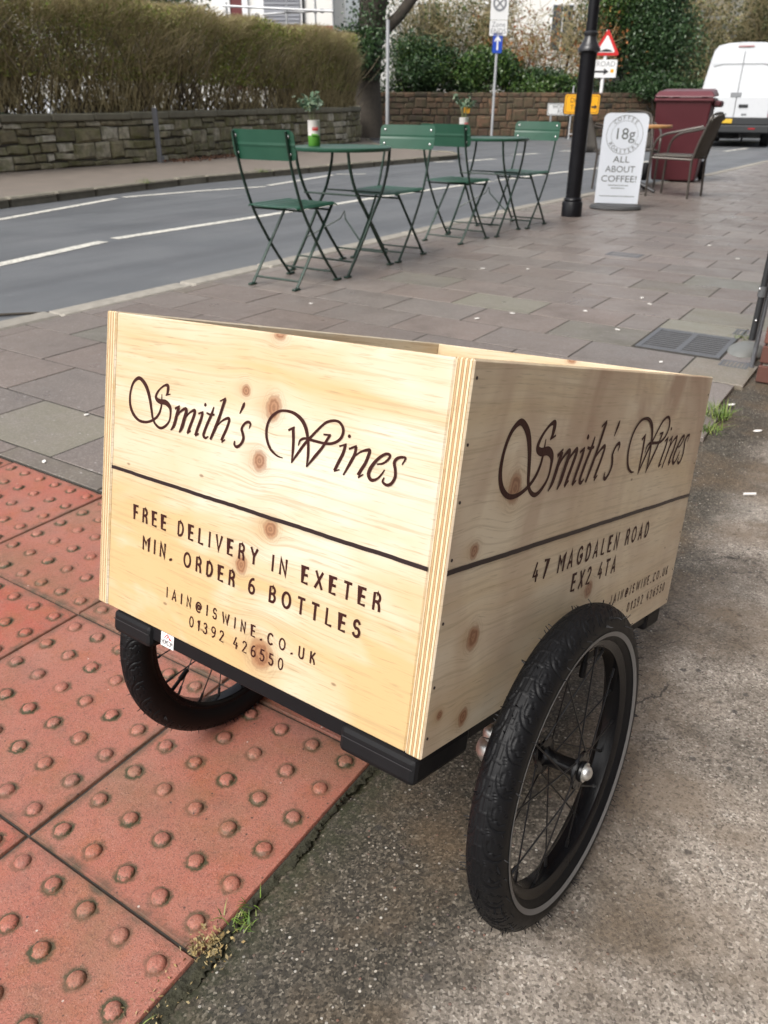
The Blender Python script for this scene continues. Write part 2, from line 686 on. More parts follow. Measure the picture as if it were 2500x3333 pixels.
def m_road():
    n = NT('asphalt', 0.6, 0, 0.5)
    co = n.coord()
    f = n.noise(co, 260.0, 3.0, 0.7)
    g = n.noise(co, 1.1, 4.0, 0.55)
    c = n.ramp(f, [(0.3, (0.062, 0.066, 0.071)), (0.55, (0.108, 0.114, 0.121)), (0.75, (0.20, 0.205, 0.21))])
    c = n.mix(n.ramp(g, [(0.35, 0.0), (0.7, 0.45)]), c, (0.15, 0.154, 0.158))
    x, y, z = n.sep(co)
    ac = n.math('ADD', n.math('MULTIPLY', x, AX.x), n.math('MULTIPLY', y, AX.y))
    al = n.math('ADD', n.math('MULTIPLY', x, BX.x), n.math('MULTIPLY', y, BX.y))
    wear = n.noise(n.comb(n.math('MULTIPLY', ac, 2.2), n.math('MULTIPLY', al, 0.22), 0.0), 1.0, 5.0, 0.6)
    c = n.mix(n.ramp(wear, [(0.40, 0.42), (0.55, 0.0), (0.70, 0.25)]), c, (0.06, 0.062, 0.067))
    c = n.mix(n.ramp(n.voro(co, 9.0)['Distance'], [(0.04, 0.5), (0.07, 0.0)]), c, (0.30, 0.30, 0.29))
    n.base(c)
    n.rough(n.ramp(g, [(0.3, 0.42), (0.7, 0.62)]))
    n.bump(f, 0.35, 0.004)
    return n.m


M_ROAD = m_road()


def m_marking():
    n = NT('road_paint', 0.55)
    co = n.coord()
    f = n.noise(co, 34.0, 6.0, 0.75)
    n.base(n.mix(n.ramp(f, [(0.38, 0.85), (0.54, 0.0)]), (0.63, 0.61, 0.54), (0.16, 0.16, 0.155)))
    return n.m


M_MARK = m_marking()


def m_tactile():
    n = NT('tactile_red', 0.62, 0, 0.35)
    co = n.coord()
    x, y, z = n.sep(co)
    r = n.rand()
    w = n.comb(n.math('ADD', x, n.math('MULTIPLY', r, 91.0)), n.math('ADD', y, n.math('MULTIPLY', r, 47.0)), z)
    f1 = n.noise(w, 5.0, 5.0, 0.65)
    f2 = n.noise(w, 420.0, 3.0, 0.75)
    f3 = n.noise(w, 30.0, 6.0, 0.72)
    f4 = n.noise(w, 11.0, 6.0, 0.7)
    c = n.mix(n.ramp(f1, [(0.36, 0.0), (0.64, 1.0)]), (0.345, 0.083, 0.054), (0.325, 0.132, 0.096))
    c = n.mix(n.math('MULTIPLY', r, 0.5), c, (0.31, 0.147, 0.107))
    c = n.mix(n.ramp(f4, [(0.52, 0.0), (0.66, 0.55)]), c, (0.31, 0.105, 0.05))
    c = n.mix(n.ramp(f4, [(0.34, 0.38), (0.47, 0.0)]), c, (0.19, 0.105, 0.088))
    # algae film, thicker towards some corners
    c = n.mix(n.math('MULTIPLY', n.ramp(n.noise(w, 3.4, 6.0, 0.68), [(0.50, 0.0), (0.68, 1.0)]), 0.48), c, (0.150, 0.108, 0.052))
    # worn pores: dark and light grains
    g = n.voro(w, 520.0)
    gv = n.sep(g['Color'])[0]
    c = n.mix(n.ramp(gv, [(0.14, 0.38), (0.17, 0.0)], 'CONSTANT'), c, (0.085, 0.045, 0.035))
    c = n.mix(n.ramp(gv, [(0.88, 0.0), (0.90, 0.24)], 'CONSTANT'), c, (0.44, 0.27, 0.21))
    c = n.mix(n.ramp(f3, [(0.60, 0.0), (0.72, 0.55)]), c, (0.10, 0.062, 0.045))
    # green-black grime that collects in a ring round every blister
    P = 0.066667
    dx = n.math('SUBTRACT', n.math('FRACT', n.math('ADD', n.math('DIVIDE', x, P), 60.0)), 0.5)
    dy = n.math('SUBTRACT', n.math('FRACT', n.math('ADD', n.math('DIVIDE', y, P), 60.0)), 0.5)
    d = n.math('MULTIPLY', n.math('SQRT', n.math('ADD', n.math('MULTIPLY', dx, dx), n.math('MULTIPLY', dy, dy))), P)
    dj = n.math('ADD', d, n.math('MULTIPLY', n.math('SUBTRACT', n.noise(w, 95.0, 5.0, 0.75), 0.5), 0.020))
    ring = n.math('MULTIPLY', n.smooth(dj, 0.0088, 0.0120), n.math('SUBTRACT', 1.0, n.smooth(dj, 0.0130, 0.0200)))
    amt = n.math('MULTIPLY', ring, n.ramp(n.noise(w, 14.0, 4.0, 0.6), [(0.32, 0.25), (0.6, 1.0)]))
    c = n.mix(amt, c, (0.050, 0.050, 0.024))
    # grime along slab edges
    ex = n.math('SUBTRACT', 0.199, n.math('ABSOLUTE', x))
    ey = n.math('SUBTRACT', 0.199, n.math('ABSOLUTE', y))
    e = n.math('ADD', n.math('MINIMUM', ex, ey), n.math('MULTIPLY', n.math('SUBTRACT', f3, 0.5), 0.05))
    c = n.mix(n.math('MULTIPLY', n.math('SUBTRACT', 1.0, n.smooth(e, -0.004, 0.018)), n.ramp(f4, [(0.35, 0.25), (0.6, 0.9)])), c, (0.07, 0.058, 0.038))
    # chips, spots and crumbs
    c = n.mix(n.ramp(n.voro(w, 42.0)['Distance'], [(0.055, 0.85), (0.085, 0.0)]), c, (0.04, 0.03, 0.028))
    sp_ = n.voro(n.comb(n.math('ADD', x, 3.3), y, z), 24.0)
    c = n.mix(n.math('MULTIPLY', n.ramp(sp_['Distance'], [(0.03, 0.8), (0.05, 0.0)]), n.math('GREATER_THAN', n.sep(sp_['Color'])[2], 0.6)), c, (0.55, 0.50, 0.44))
    n.base(c)
    n.rough(n.ramp(f1, [(0.3, 0.34), (0.7, 0.58)]))
    n.bump(n.math('ADD', f2, n.math('MULTIPLY', f3, 0.9)), 0.45, 0.0028)
    return n.m


M_TACT = m_tactile()


def edge_poly():
    """boundary between the paving / tactile slabs and the tarmac drive"""
    return [PR(-0.522, -0.9), PR(-0.522, 0.95), PR(-0.40, 1.86), PR(-0.40, 3.9)]


EDGE = edge_poly()


def edge_dist(x, y):
    """signed distance to the right of the boundary"""
    best = 1e9
    p = Vector((x, y, 0))
    for a, b in zip(EDGE[:-1], EDGE[1:]):
        d = b - a
        t = max(0.0, min(1.0, (p - a).dot(d) / d.dot(d)))
        q = a + d * t
        v = p - q
        s = 1.0 if d.cross(v).z < 0 else -1.0
        if v.length < abs(best):
            best = s * v.length
    return best


def drive_z(x, y):
    d = max(0.0, edge_dist(x, y))
    s = min(1.0, d / 0.33)
    s = s * s * (3 - 2 * s)
    fade = max(0.0, min(1.0, (2.6 - y) / 1.4))
    return -0.004 + 0.038 * s * fade


def m_tarmac():
    n = NT('drive_tarmac', 0.72, 0, 0.4)
    co = n.coord()
    x, y, z = n.sep(co)
    xy = n.comb(x, y, 0.0)
    mid = n.noise(xy, 70.0, 5.0, 0.75)
    big = n.noise(xy, 2.8, 6.0, 0.65)
    patch = n.noise(xy, 5.0, 5.0, 0.65)
    g1 = n.voro(xy, 330.0)                                  # sand grains, about 3 mm
    a1 = n.sep(g1['Color'])[0]
    g2 = n.voro(xy, 165.0)                                  # chippings, about 7 mm
    a2 = n.sep(g2['Color'])
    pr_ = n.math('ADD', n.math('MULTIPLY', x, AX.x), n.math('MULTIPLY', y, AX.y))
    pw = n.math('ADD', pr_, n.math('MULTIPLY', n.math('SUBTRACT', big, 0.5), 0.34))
    old = n.smooth(pw, -0.30, -0.13)                        # old dark mossy tarmac with under-cart shade painted in, pale worn concrete beyond
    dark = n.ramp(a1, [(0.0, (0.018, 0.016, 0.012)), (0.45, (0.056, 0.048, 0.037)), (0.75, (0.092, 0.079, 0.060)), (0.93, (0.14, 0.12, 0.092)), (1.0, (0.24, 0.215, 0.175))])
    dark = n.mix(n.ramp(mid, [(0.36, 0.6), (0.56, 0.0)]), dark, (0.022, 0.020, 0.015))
    pale = n.ramp(a1, [(0.0, (0.115, 0.098, 0.082)), (0.2, (0.215, 0.185, 0.155)), (0.6, (0.315, 0.275, 0.233)), (0.9, (0.385, 0.338, 0.289)), (1.0, (0.52, 0.475, 0.42))])
    pale = n.mix(n.ramp(mid, [(0.34, 0.55), (0.50, 0.0)]), pale, (0.085, 0.074, 0.064))
    pale = n.mix(n.math('MULTIPLY', n.ramp(patch, [(0.47, 0.0), (0.62, 1.0)]), 0.62), pale, n.mix(0.5, dark, (0.06, 0.048, 0.038)))
    pale = n.mix(n.ramp(n.noise(xy, 1.7, 4.0, 0.6), [(0.55, 0.0), (0.72, 0.4)]), pale, (0.30, 0.28, 0.25))
    damp = n.math('MULTIPLY', n.ramp(n.noise(n.comb(n.math('ADD', x, 7.0), y, 0.0), 2.3, 6.0, 0.7), [(0.50, 0.0), (0.62, 1.0)]), 0.42)
    pale = n.mix(damp, pale, n.mix(0.45, dark, (0.10, 0.076, 0.055)))
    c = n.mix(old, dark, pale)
    stone = n.ramp(a2[1], [(0.0, (0.30, 0.25, 0.19)), (0.35, (0.55, 0.53, 0.48)), (0.6, (0.12, 0.10, 0.085)), (0.8, (0.20, 0.105, 0.075)), (1.0, (0.07, 0.07, 0.075))])
    sel = n.math('MULTIPLY', n.ramp(g2['Distance'], [(0.26, 1.0), (0.36, 0.0)]), n.math('GREATER_THAN', a2[0], 0.89))
    c = n.mix(n.math('MULTIPLY', sel, n.math('SUBTRACT', 0.95, n.math('MULTIPLY', old, 0.35))), c, stone)
    g3 = n.voro(xy, 46.0)
    sel3 = n.math('MULTIPLY', n.ramp(g3['Distance'], [(0.18, 1.0), (0.30, 0.0)]), n.math('GREATER_THAN', n.sep(g3['Color'])[1], 0.88))
    c = n.mix(n.math('MULTIPLY', sel3, 0.7), c, (0.040, 0.037, 0.036))
    c = n.mix(n.math('MULTIPLY', n.ramp(n.noise(xy, 3.7, 5.0, 0.6), [(0.47, 0.0), (0.62, 0.68)]), n.ramp(a1, [(0.0, 0.4), (1.0, 1.0)])), c, (0.128, 0.087, 0.050))
    # hairline cracks
    cr = n.voro(n.comb(n.math('ADD', x, n.math('MULTIPLY', n.math('SUBTRACT', mid, 0.5), 0.05)), n.math('ADD', y, n.math('MULTIPLY', n.math('SUBTRACT', n.noise(xy, 14.0, 4.0), 0.5), 0.11)), 0.0), 2.3, 'DISTANCE_TO_EDGE')['Distance']
    crk = n.math('MULTIPLY', n.math('SUBTRACT', 1.0, n.smooth(cr, 0.0012, 0.0040)), n.ramp(n.noise(xy, 3.1, 2.0), [(0.52, 0.0), (0.60, 0.8)]))
    c = n.mix(crk, c, (0.02, 0.018, 0.016))
    # moss beside the slab joint
    d_ = n.math('SUBTRACT', 0.0, pr_)
    moss = n.math('MULTIPLY', n.smooth(d_, 0.41, 0.53), n.ramp(n.noise(xy, 48.0, 6.0, 0.75), [(0.40, 0.0), (0.54, 1.0)]))
    c = n.mix(n.math('MULTIPLY', moss, 0.8), c, (0.024, 0.029, 0.010))
    n.base(c)
    n.rough(n.ramp(big, [(0.35, 0.55), (0.7, 0.85)]))
    n.bump(n.math('ADD', n.math('MULTIPLY', a1, 0.35), n.math('ADD', n.math('MULTIPLY', mid, 0.8), n.math('MULTIPLY', sel, 0.5))), 0.6, 0.004)
    return n.m


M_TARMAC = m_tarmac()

# ------------------------------------------------------------------ ground, road, pavement
g = MB()
g.add([(-150, -60, -0.16), (150, -60, -0.16), (150, 260, -0.16), (-150, 260, -0.16)], [(0, 1, 2, 3)])
struct('ground', g.mesh('ground', simple('soil', (0.07, 0.06, 0.042), 0.95, var=0.4, scale=3)))

RZ = -0.05
g = MB()
g.add([(-40, -25, RZ), (45, -25, RZ), (45, 60, RZ), (-40, 60, RZ)], [(0, 1, 2, 3)])
road = struct('road', g.mesh('road', M_ROAD))


def stroke_sheet(pts, w, z):
    mb = MB()
    P = [Vector((x, y, 0)) for x, y in pts]
    V = []
    for i, p in enumerate(P):
        t = (P[min(i + 1, len(P) - 1)] - P[max(i - 1, 0)]).normalized()
        q = Vector((-t.y, t.x, 0)) * w / 2
        V += [(p.x - q.x, p.y - q.y, z), (p.x + q.x, p.y + q.y, z)]
    mb.add(V, [(2 * i, 2 * i + 2, 2 * i + 3, 2 * i + 1) for i in range(len(P) - 1)])
    return mb


for pts, w in (([(-3.5, 3.3), (-2.9, 4.84), (-2.65, 5.55), (-2.27, 6.59)], 0.11),
               ([(-2.23, 6.74), (-1.36, 8.08), (-0.03, 10.25), (1.56, 12.55)], 0.11),
               ([(1.66, 12.68), (2.7, 14.06), (3.93, 15.6), (5.4, 17.6)], 0.11), ([(8.57, 21.88), (9.9, 23.7)], 0.12),
               ([(-4.6, 5.6), (-3.67, 7.9), (-3.16, 9.81)], 0.10), ([(-3.12, 9.95), (-2.4, 10.75), (-1.64, 11.45)], 0.10),
               ([(-1.62, 11.6), (-0.85, 13.5)], 0.10), ([(-0.8, 13.66), (-0.33, 13.72)], 0.10),
               ([(1.63, 17.32), (2.27, 18.01)], 0.16), ([(2.87, 19.6), (3.56, 20.3)], 0.16), ([(4.33, 21.4), (5.8, 22.7)], 0.16), ([(0.95, 16.9), (1.35, 17.1)], 0.16)):
    stroke_sheet(pts, w, RZ + 0.004).build('road_marking', M_MARK, road)

# near pavement: dark bed with slabs laid on it as separate pieces
KERB_IN = [(-3.45, 1.19), (-3.45, 8.0), (-3.36, 10.0), (-2.9, 13.8), (-2.75, 19.0), (-2.75, 34.0)]


def kerb_in(r):
    if r < 1.19:
        return -3.45
    for (p0, r0), (p1, r1) in zip(KERB_IN[:-1], KERB_IN[1:]):
        if r0 <= r <= r1:
            return p0 + (p1 - p0) * (r - r0) / (r1 - r0)
    return KERB_IN[-1][0]


bed = MB()
L_ = [PR(p, r, -0.0014) for p, r in KERB_IN]
Rr = [PR(-0.403 if r > 2 else -0.47, r, -0.0014) for p, r in KERB_IN]
bed.add(L_ + Rr, [(i, 6 + i, 7 + i, i + 1) for i in range(5)])
pavement = struct('pavement', bed.mesh('pavement', M_JOINT))

_slab_cache = {}


def slab_mesh(w, d, mat, ch=0.0016):
    k = (round(w, 3), round(d, 3), mat.name)
    if k not in _slab_cache:
        hw, hd = w / 2, d / 2
        mb = MB()
        V = []
        for (q, z) in ((0, -0.03), (0, -ch), (ch, 0.0)):
            V += [(-hw + q, -hd + q, z), (hw - q, -hd + q, z), (hw - q, hd - q, z), (-hw + q, hd - q, z)]
        F = [(8, 9, 10, 11)]
        for a in (0, 4):
            F += [(a + i, a + (i + 1) % 4, a + 4 + (i + 1) % 4, a + 4 + i) for i in range(4)]
        mb.add(V, F)
        _slab_cache[k] = mb.mesh('paving_slab', mat)
    return _slab_cache[k]


SP, SR0, SL = 0.3115, 1.27, 0.45
GRATE = (-0.925, -0.555, 3.47, 3.865)
rest = MB()
n_sl = 0
rows = [(1.194, 1.27, 0)] + [(SR0 + SP * k, SR0 + SP * (k + 1), k) for k in range(0, 62)]
for (ra, rb, k) in rows:
    off = -1.1 if k % 2 == 0 else -0.88
    pl = kerb_in((ra + rb) / 2)
    if ra < 1.2:
        off = -1.25
    q = off - SL * 8
    while q < -0.40:
        a, b = max(q, pl), min(q + SL, -0.40)
        q += SL
        if b - a < 0.05:
            continue
        segs = [(a, b)]
        if rb > GRATE[2] and ra < GRATE[3] and b > GRATE[0] and a < GRATE[1]:
            segs = [s for s in ((a, GRATE[0]), (GRATE[1], b)) if s[1] - s[0] > 0.05]
        for (a2, b2) in segs:
            cp, cr = (a2 + b2) / 2, (ra + rb) / 2
            mat = M_SLAB
            if (k == 8 and abs(cp + 1.775) < 0.1) or (k == 0 and ra > 1.2 and abs(cp + 2.225) < 0.1) or (k in (5, 6) and cp > -0.62) or (k in (8, 9) and -0.95 < cp < -0.6):
                mat = M_SLAB_G
            elif (k == 7 and abs(cp + 1.105) < 0.12) or (k == 3 and abs(cp + 2.7) < 0.25) or (k in (11, 12) and -1.15 < cp < -0.7) or R.random() < 0.05:
                mat = M_SLAB_D
            if n_sl < 285 and rb < 9.2:
                me = slab_mesh(b2 - a2 - 0.0065, rb - ra - 0.0075, mat)
                o = put('paving_slab', me, pavement, loc=PR(cp, cr, R.uniform(-0.0006, 0.0008)))
                o.rotation_euler = (R.uniform(-.003, .003), R.uniform(-.0025, .0025), ANG_B + R.uniform(-.006, .006))
                n_sl += 1
            else:
                Mx = Matrix.Translation(PR(cp, cr, R.uniform(-0.0003, 0.0009))) @ Matrix.Rotation(ANG_B, 4, 'Z')
                hw, hd = (b2 - a2) / 2 - 0.004, (rb - ra) / 2 - 0.004
                rest.box((-hw, -hd, -0.02), (hw, hd, 0.0), Mx)
tag(rest.build('far_slabs', M_SLAB, pavement), kind='stuff')

for (a2, b2) in ((GRATE[0], GRATE[1]),):
    o = put('paving_slab', slab_mesh(b2 - a2 - 0.008, 0.20, M_SLAB_G), pavement, loc=PR((a2 + b2) / 2, 3.968))
    o.rotation_euler = (0, 0, ANG_B)

# near kerb stones
kerb = struct('kerb', stroke_sheet([PR(-3.535, -5).xy, PR(-3.535, 8).xy], 0.12, RZ + 0.006).mesh('kerb', M_JOINT))
r = -1.0
while r < 20:
    ln = 0.9 if r > 4 else R.uniform(0.6, 0.95)
    pm = kerb_in(min(r + ln / 2, 33)) - 0.082
    t = (PR(kerb_in(r + ln), r + ln) - PR(kerb_in(r), r)).normalized()
    mb = MB()
    mb.rbox((-0.075, -ln / 2 + 0.004, -0.12), (0.075, ln / 2 - 0.004, R.uniform(0.0, 0.006)), 0.014)
    o = mb.build('kerb_stone', M_KERB, kerb, loc=PR(pm, r + ln / 2))
    o.rotation_euler = (0, 0, math.atan2(t.y, t.x) - PI / 2)
    r += ln

# tactile paving: red slabs with blisters
tb = MB()
tb.add([PR(-3.45, -1.3, -0.0045), PR(-0.52, -1.3, -0.0045), PR(-0.52, 1.19, -0.0045), PR(-3.45, 1.19, -0.0045)], [(0, 1, 2, 3)])
tactile = struct('tactile_paving', tb.mesh('tactile_paving', M_JOINT))


def tactile_mesh(cols, ml):
    """slab 0.4 m wide and long in object space; cols = first and last blister column kept; ml/mr cut edges"""
    mb = MB()
    x0, x1 = ml
    hd = 0.1983
    V = []
    for (q, z) in ((0, -0.03), (0, -0.003), (0.0025, 0.0)):
        V += [(x0 + q, -hd + q, z), (x1 - q, -hd + q, z), (x1 - q, hd - q, z), (x0 + q, hd - q, z)]
    F = [(8, 9, 10, 11)]
    for a in (0, 4):
        F += [(a + i, a + (i + 1) % 4, a + 4 + (i + 1) % 4, a + 4 + i) for i in range(4)]
    mb.add(V, F)
    for i in range(cols[0], cols[1]):
        for j in range(6):
            cx, cy = (i - 2.5) * 0.0666667, (j - 2.5) * 0.0666667
            k = R.uniform(0.93, 1.05)
            prof = [(0.0128 * k, -0.0004), (0.0118 * k, 0.0016), (0.0098 * k, 0.0040), (0.0072 * k, 0.0053), (0.0035, 0.0058), (0.0, 0.0059)]
            jx, jy = R.uniform(-.0006, .0006), R.uniform(-.0006, .0006)
            mb.lathe(prof, 16, Matrix.Translation((cx + jx, cy + jy, R.uniform(-.0004, .0002))))
    return mb.mesh('tactile_slab', M_TACT)


full_t = [tactile_mesh((0, 6), (-0.1983, 0.1983)) for _ in range(3)]
cut_t = tactile_mesh((0, 5), (-0.1983, 0.134))
for ci in range(7):
    for ri in range(-3, 2):
        pc = -0.655 - 0.4 * ci
        o = put('tactile_slab', cut_t if ci == 0 else full_t[(ci * 2 + ri) % 3], tactile, loc=PR(pc, 0.588 + 0.4 * ri, R.uniform(-.001, .0012)))
        o.rotation_euler = (R.uniform(-.003, .003), R.uniform(-.003, .003), ANG_B + R.uniform(-.003, .003))

# tarmac drive, a sheet with its own slight camber
gx = np.concatenate([np.arange(-1.2, 1.8, 0.035), np.arange(1.8, 7.0, 0.4)])
gy = np.concatenate([np.arange(-1.6, 4.0, 0.035)])
V, idx, F = [], {}, []
for i, x in enumerate(gx):
    for j, y in enumerate(gy):
        d = edge_dist(x, y)
        if d > -0.13:
            idx[(i, j)] = len(V)
            V.append((x, y, drive_z(x, y) + (0.0015 * math.sin(x * 9 + y * 5) if d > 0.1 else 0) - (0.012 if d < 0.012 else 0)))
for (i, j) in idx:
    q = [(i, j), (i + 1, j), (i + 1, j + 1), (i, j + 1)]
    if all(k in idx for k in q):
        F.append([idx[k] for k in q])
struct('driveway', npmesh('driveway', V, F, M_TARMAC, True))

# crumbly moss-grown filler in the joint between slabs and tarmac
V, F = [], []
nn, mm = 900, 7
for i in range(nn):
    t = i / (nn - 1)
    s = t * 3.1
    if s < 1.85:
        p = EDGE[0].lerp(EDGE[1], s / 1.85)
    else:
        p = EDGE[1].lerp(EDGE[2], min(1.0, (s - 1.85) / 1.25))
    wv = 0.012 + 0.006 * math.sin(s * 7) + 0.004 * math.sin(s * 31) + R.uniform(0, 0.008)
    for k in range(mm):
        u = k / (mm - 1)
        h = math.sin(PI * u) * (0.001 + 0.006 * R.random() ** 2) - 0.003
        q = p + AX * (0.003 + wv * u)
        V.append((q.x, q.y, h + (drive_z(q.x, q.y) + 0.004) * u))
for i in range(nn - 1):
    for k in range(mm - 1):
        F.append((i * mm + k, (i + 1) * mm + k, (i + 1) * mm + k + 1, i * mm + k + 1))
moss = put('moss', npmesh('moss', V, F, simple('mossy_joint', (0.030, 0.029, 0.016), 0.95, var=0.8, scale=70, bump=0.8)))
tag(moss, 'dark green moss and grit in the joint between red slabs and tarmac', 'moss', kind='stuff')

# far pavement with mossy kerb stones, curving round the street corner
FK = [(-6.2, 4.2), (-4.36, 8.09), (-4.05, 8.75), (-3.48, 10.03), (-2.69, 11.73), (-1.5, 13.5), (-0.32, 15.29), (0.7, 16.75), (1.41, 17.75), (1.62, 18.3), (1.5, 18.9), (1.0, 19.6), (0.2, 20.8), (-0.2, 22.5), (-0.6, 27.0)]
WALL = [(-8.6, 7.5), (-5.62, 12.45), (-3.98, 15.25), (-3.22, 17.8), (-2.2, 20.6), (-1.2, 22.6), (-0.75, 24.4), (-0.9, 27.5)]
FZ = 0.03
mb = MB()
from mathutils.geometry import tessellate_polygon
poly = [Vector((x, y, 0)) for x, y in FK] + [Vector((x - 0.1, y + 0.1, 0)) for x, y in reversed(WALL)]
tris = tessellate_polygon([poly])
mb.add([(p.x, p.y, FZ) for p in poly], tris)
me = mb.mesh('far_pavement', simple('old_footway', (0.155, 0.130, 0.108), 0.7, var=0.3, scale=3.5, bump=0.2))
far_pav = struct('far_pavement', me)
for p in me.polygons:
    if p.normal.z < 0:
        p.flip()


def walk(pts, step):
    """points and directions along a polyline, step() long each"""
    P = [Vector((x, y, 0)) for x, y in pts]
    out = []
    seg, acc = 0, 0.0
    while seg < len(P) - 1:
        ln = step()
        a = None
        rem = ln
        start = P[seg].lerp(P[seg + 1], acc / (P[seg + 1] - P[seg]).length)
        while seg < len(P) - 1 and rem > 0:
            L = (P[seg + 1] - P[seg]).length
            if acc + rem < L:
                acc += rem
                rem = 0
            else:
                rem -= L - acc
                seg += 1
                acc = 0.0
        if seg >= len(P) - 1:
            break
        end = P[seg].lerp(P[seg + 1], acc / (P[seg + 1] - P[seg]).length)
        out.append((start, end))
    return out


far_kerb = struct('far_kerb', stroke_sheet(FK, 0.02, FZ - 0.02).mesh('far_kerb', M_JOINT))
for a, b in walk(FK, lambda: R.uniform(0.55, 0.95)):
    d = b - a
    mb = MB()
    mb.rbox((-d.length / 2 + 0.006, -0.13, -0.13), (d.length / 2 - 0.006, 0.0, R.uniform(0.0, 0.018)), 0.022)
    o = mb.build('kerb_stone', M_KERB_D, far_kerb, loc=(a + b) / 2 + Vector((0, 0, FZ + 0.006)))
    o.rotation_euler = (0, 0, math.atan2(d.y, d.x) + PI)

# ------------------------------------------------------------------ stone walls
M_STONE = NT('wall_stone', 0.9)
_n = M_STONE
_co = _n.coord()
_w = _n.comb(*[_n.math('ADD', s, _n.math('MULTIPLY', _n.rand(), 53.0)) for s in _n.sep(_co)])
_f = _n.noise(_w, 9.0, 5.0, 0.65)
_c = _n.ramp(_n.rand(), [(0.0, (0.14, 0.122, 0.076)), (0.25, (0.25, 0.22, 0.135)), (0.5, (0.19, 0.175, 0.115)), (0.78, (0.33, 0.295, 0.20)), (1.0, (0.54, 0.51, 0.43))])
_c = _n.mix(_n.ramp(_f, [(0.35, 0.6), (0.62, 0.0)]), _c, (0.05, 0.047, 0.035))
_c = _n.mix(_n.ramp(_n.noise(_w, 4.0, 4.0, 0.6), [(0.46, 0.0), (0.66, 0.7)]), _c, (0.125, 0.130, 0.045))
_n.base(_c)
_n.bump(_n.noise(_w, 26.0, 5.0, 0.7), 0.8, 0.02)
M_STONE = _n.m

_n = NT('red_wall_stone', 0.9)
_co = _n.coord()
_w = _n.comb(*[_n.math('ADD', s, _n.math('MULTIPLY', _n.rand(), 53.0)) for s in _n.sep(_co)])
_c = _n.ramp(_n.rand(), [(0.0, (0.055, 0.042, 0.032)), (0.3, (0.13, 0.078, 0.048)), (0.55, (0.095, 0.072, 0.046)), (0.8, (0.19, 0.105, 0.062)), (1.0, (0.045, 0.036, 0.030))])
_c = _n.mix(_n.ramp(_n.noise(_w, 6.0, 4.0, 0.6), [(0.42, 0.0), (0.62, 0.75)]), _c, (0.065, 0.062, 0.032))
_n.base(_c)
_n.bump(_n.noise(_w, 22.0, 4.0, 0.7), 0.7, 0.02)
M_RSTONE = _n.m
M_COPING = simple('coping_stone', (0.165, 0.155, 0.112), 0.9, var=0.5, scale=6, bump=0.5, objr=0.3)
M_MORTAR = simple('wall_mortar', (0.055, 0.05, 0.04), 0.95, var=0.4, scale=20, bump=0.4)


def stone_piece(w, h, d, jit):
    """roughly squared block, about 30 triangles"""
    mb = MB()
    b = min(w, h) * 0.16
    hw, hh = w / 2, h / 2
    ring = lambda q, y, j: [(-hw + q + R.uniform(-j, j), y + R.uniform(-j, j) * 0.5, -hh + q + R.uniform(-j, j)), (hw - q + R.uniform(-j, j), y + R.uniform(-j, j) * 0.5, -hh + q + R.uniform(-j, j)),
                             (hw - q + R.uniform(-j, j), y + R.uniform(-j, j) * 0.5, hh - q + R.uniform(-j, j)), (-hw + q + R.uniform(-j, j), y + R.uniform(-j, j) * 0.5, hh - q + R.uniform(-j, j))]
    V = ring(0, d, 0) + ring(0, 0.012, jit) + ring(b, -0.018, jit)
    F = [(8, 9, 10, 11)] + [(a + i, a + (i + 1) % 4, a + 4 + (i + 1) % 4, a + 4 + i) for a in (0, 4) for i in range(4)]
    mb.add(V, F)
    return mb


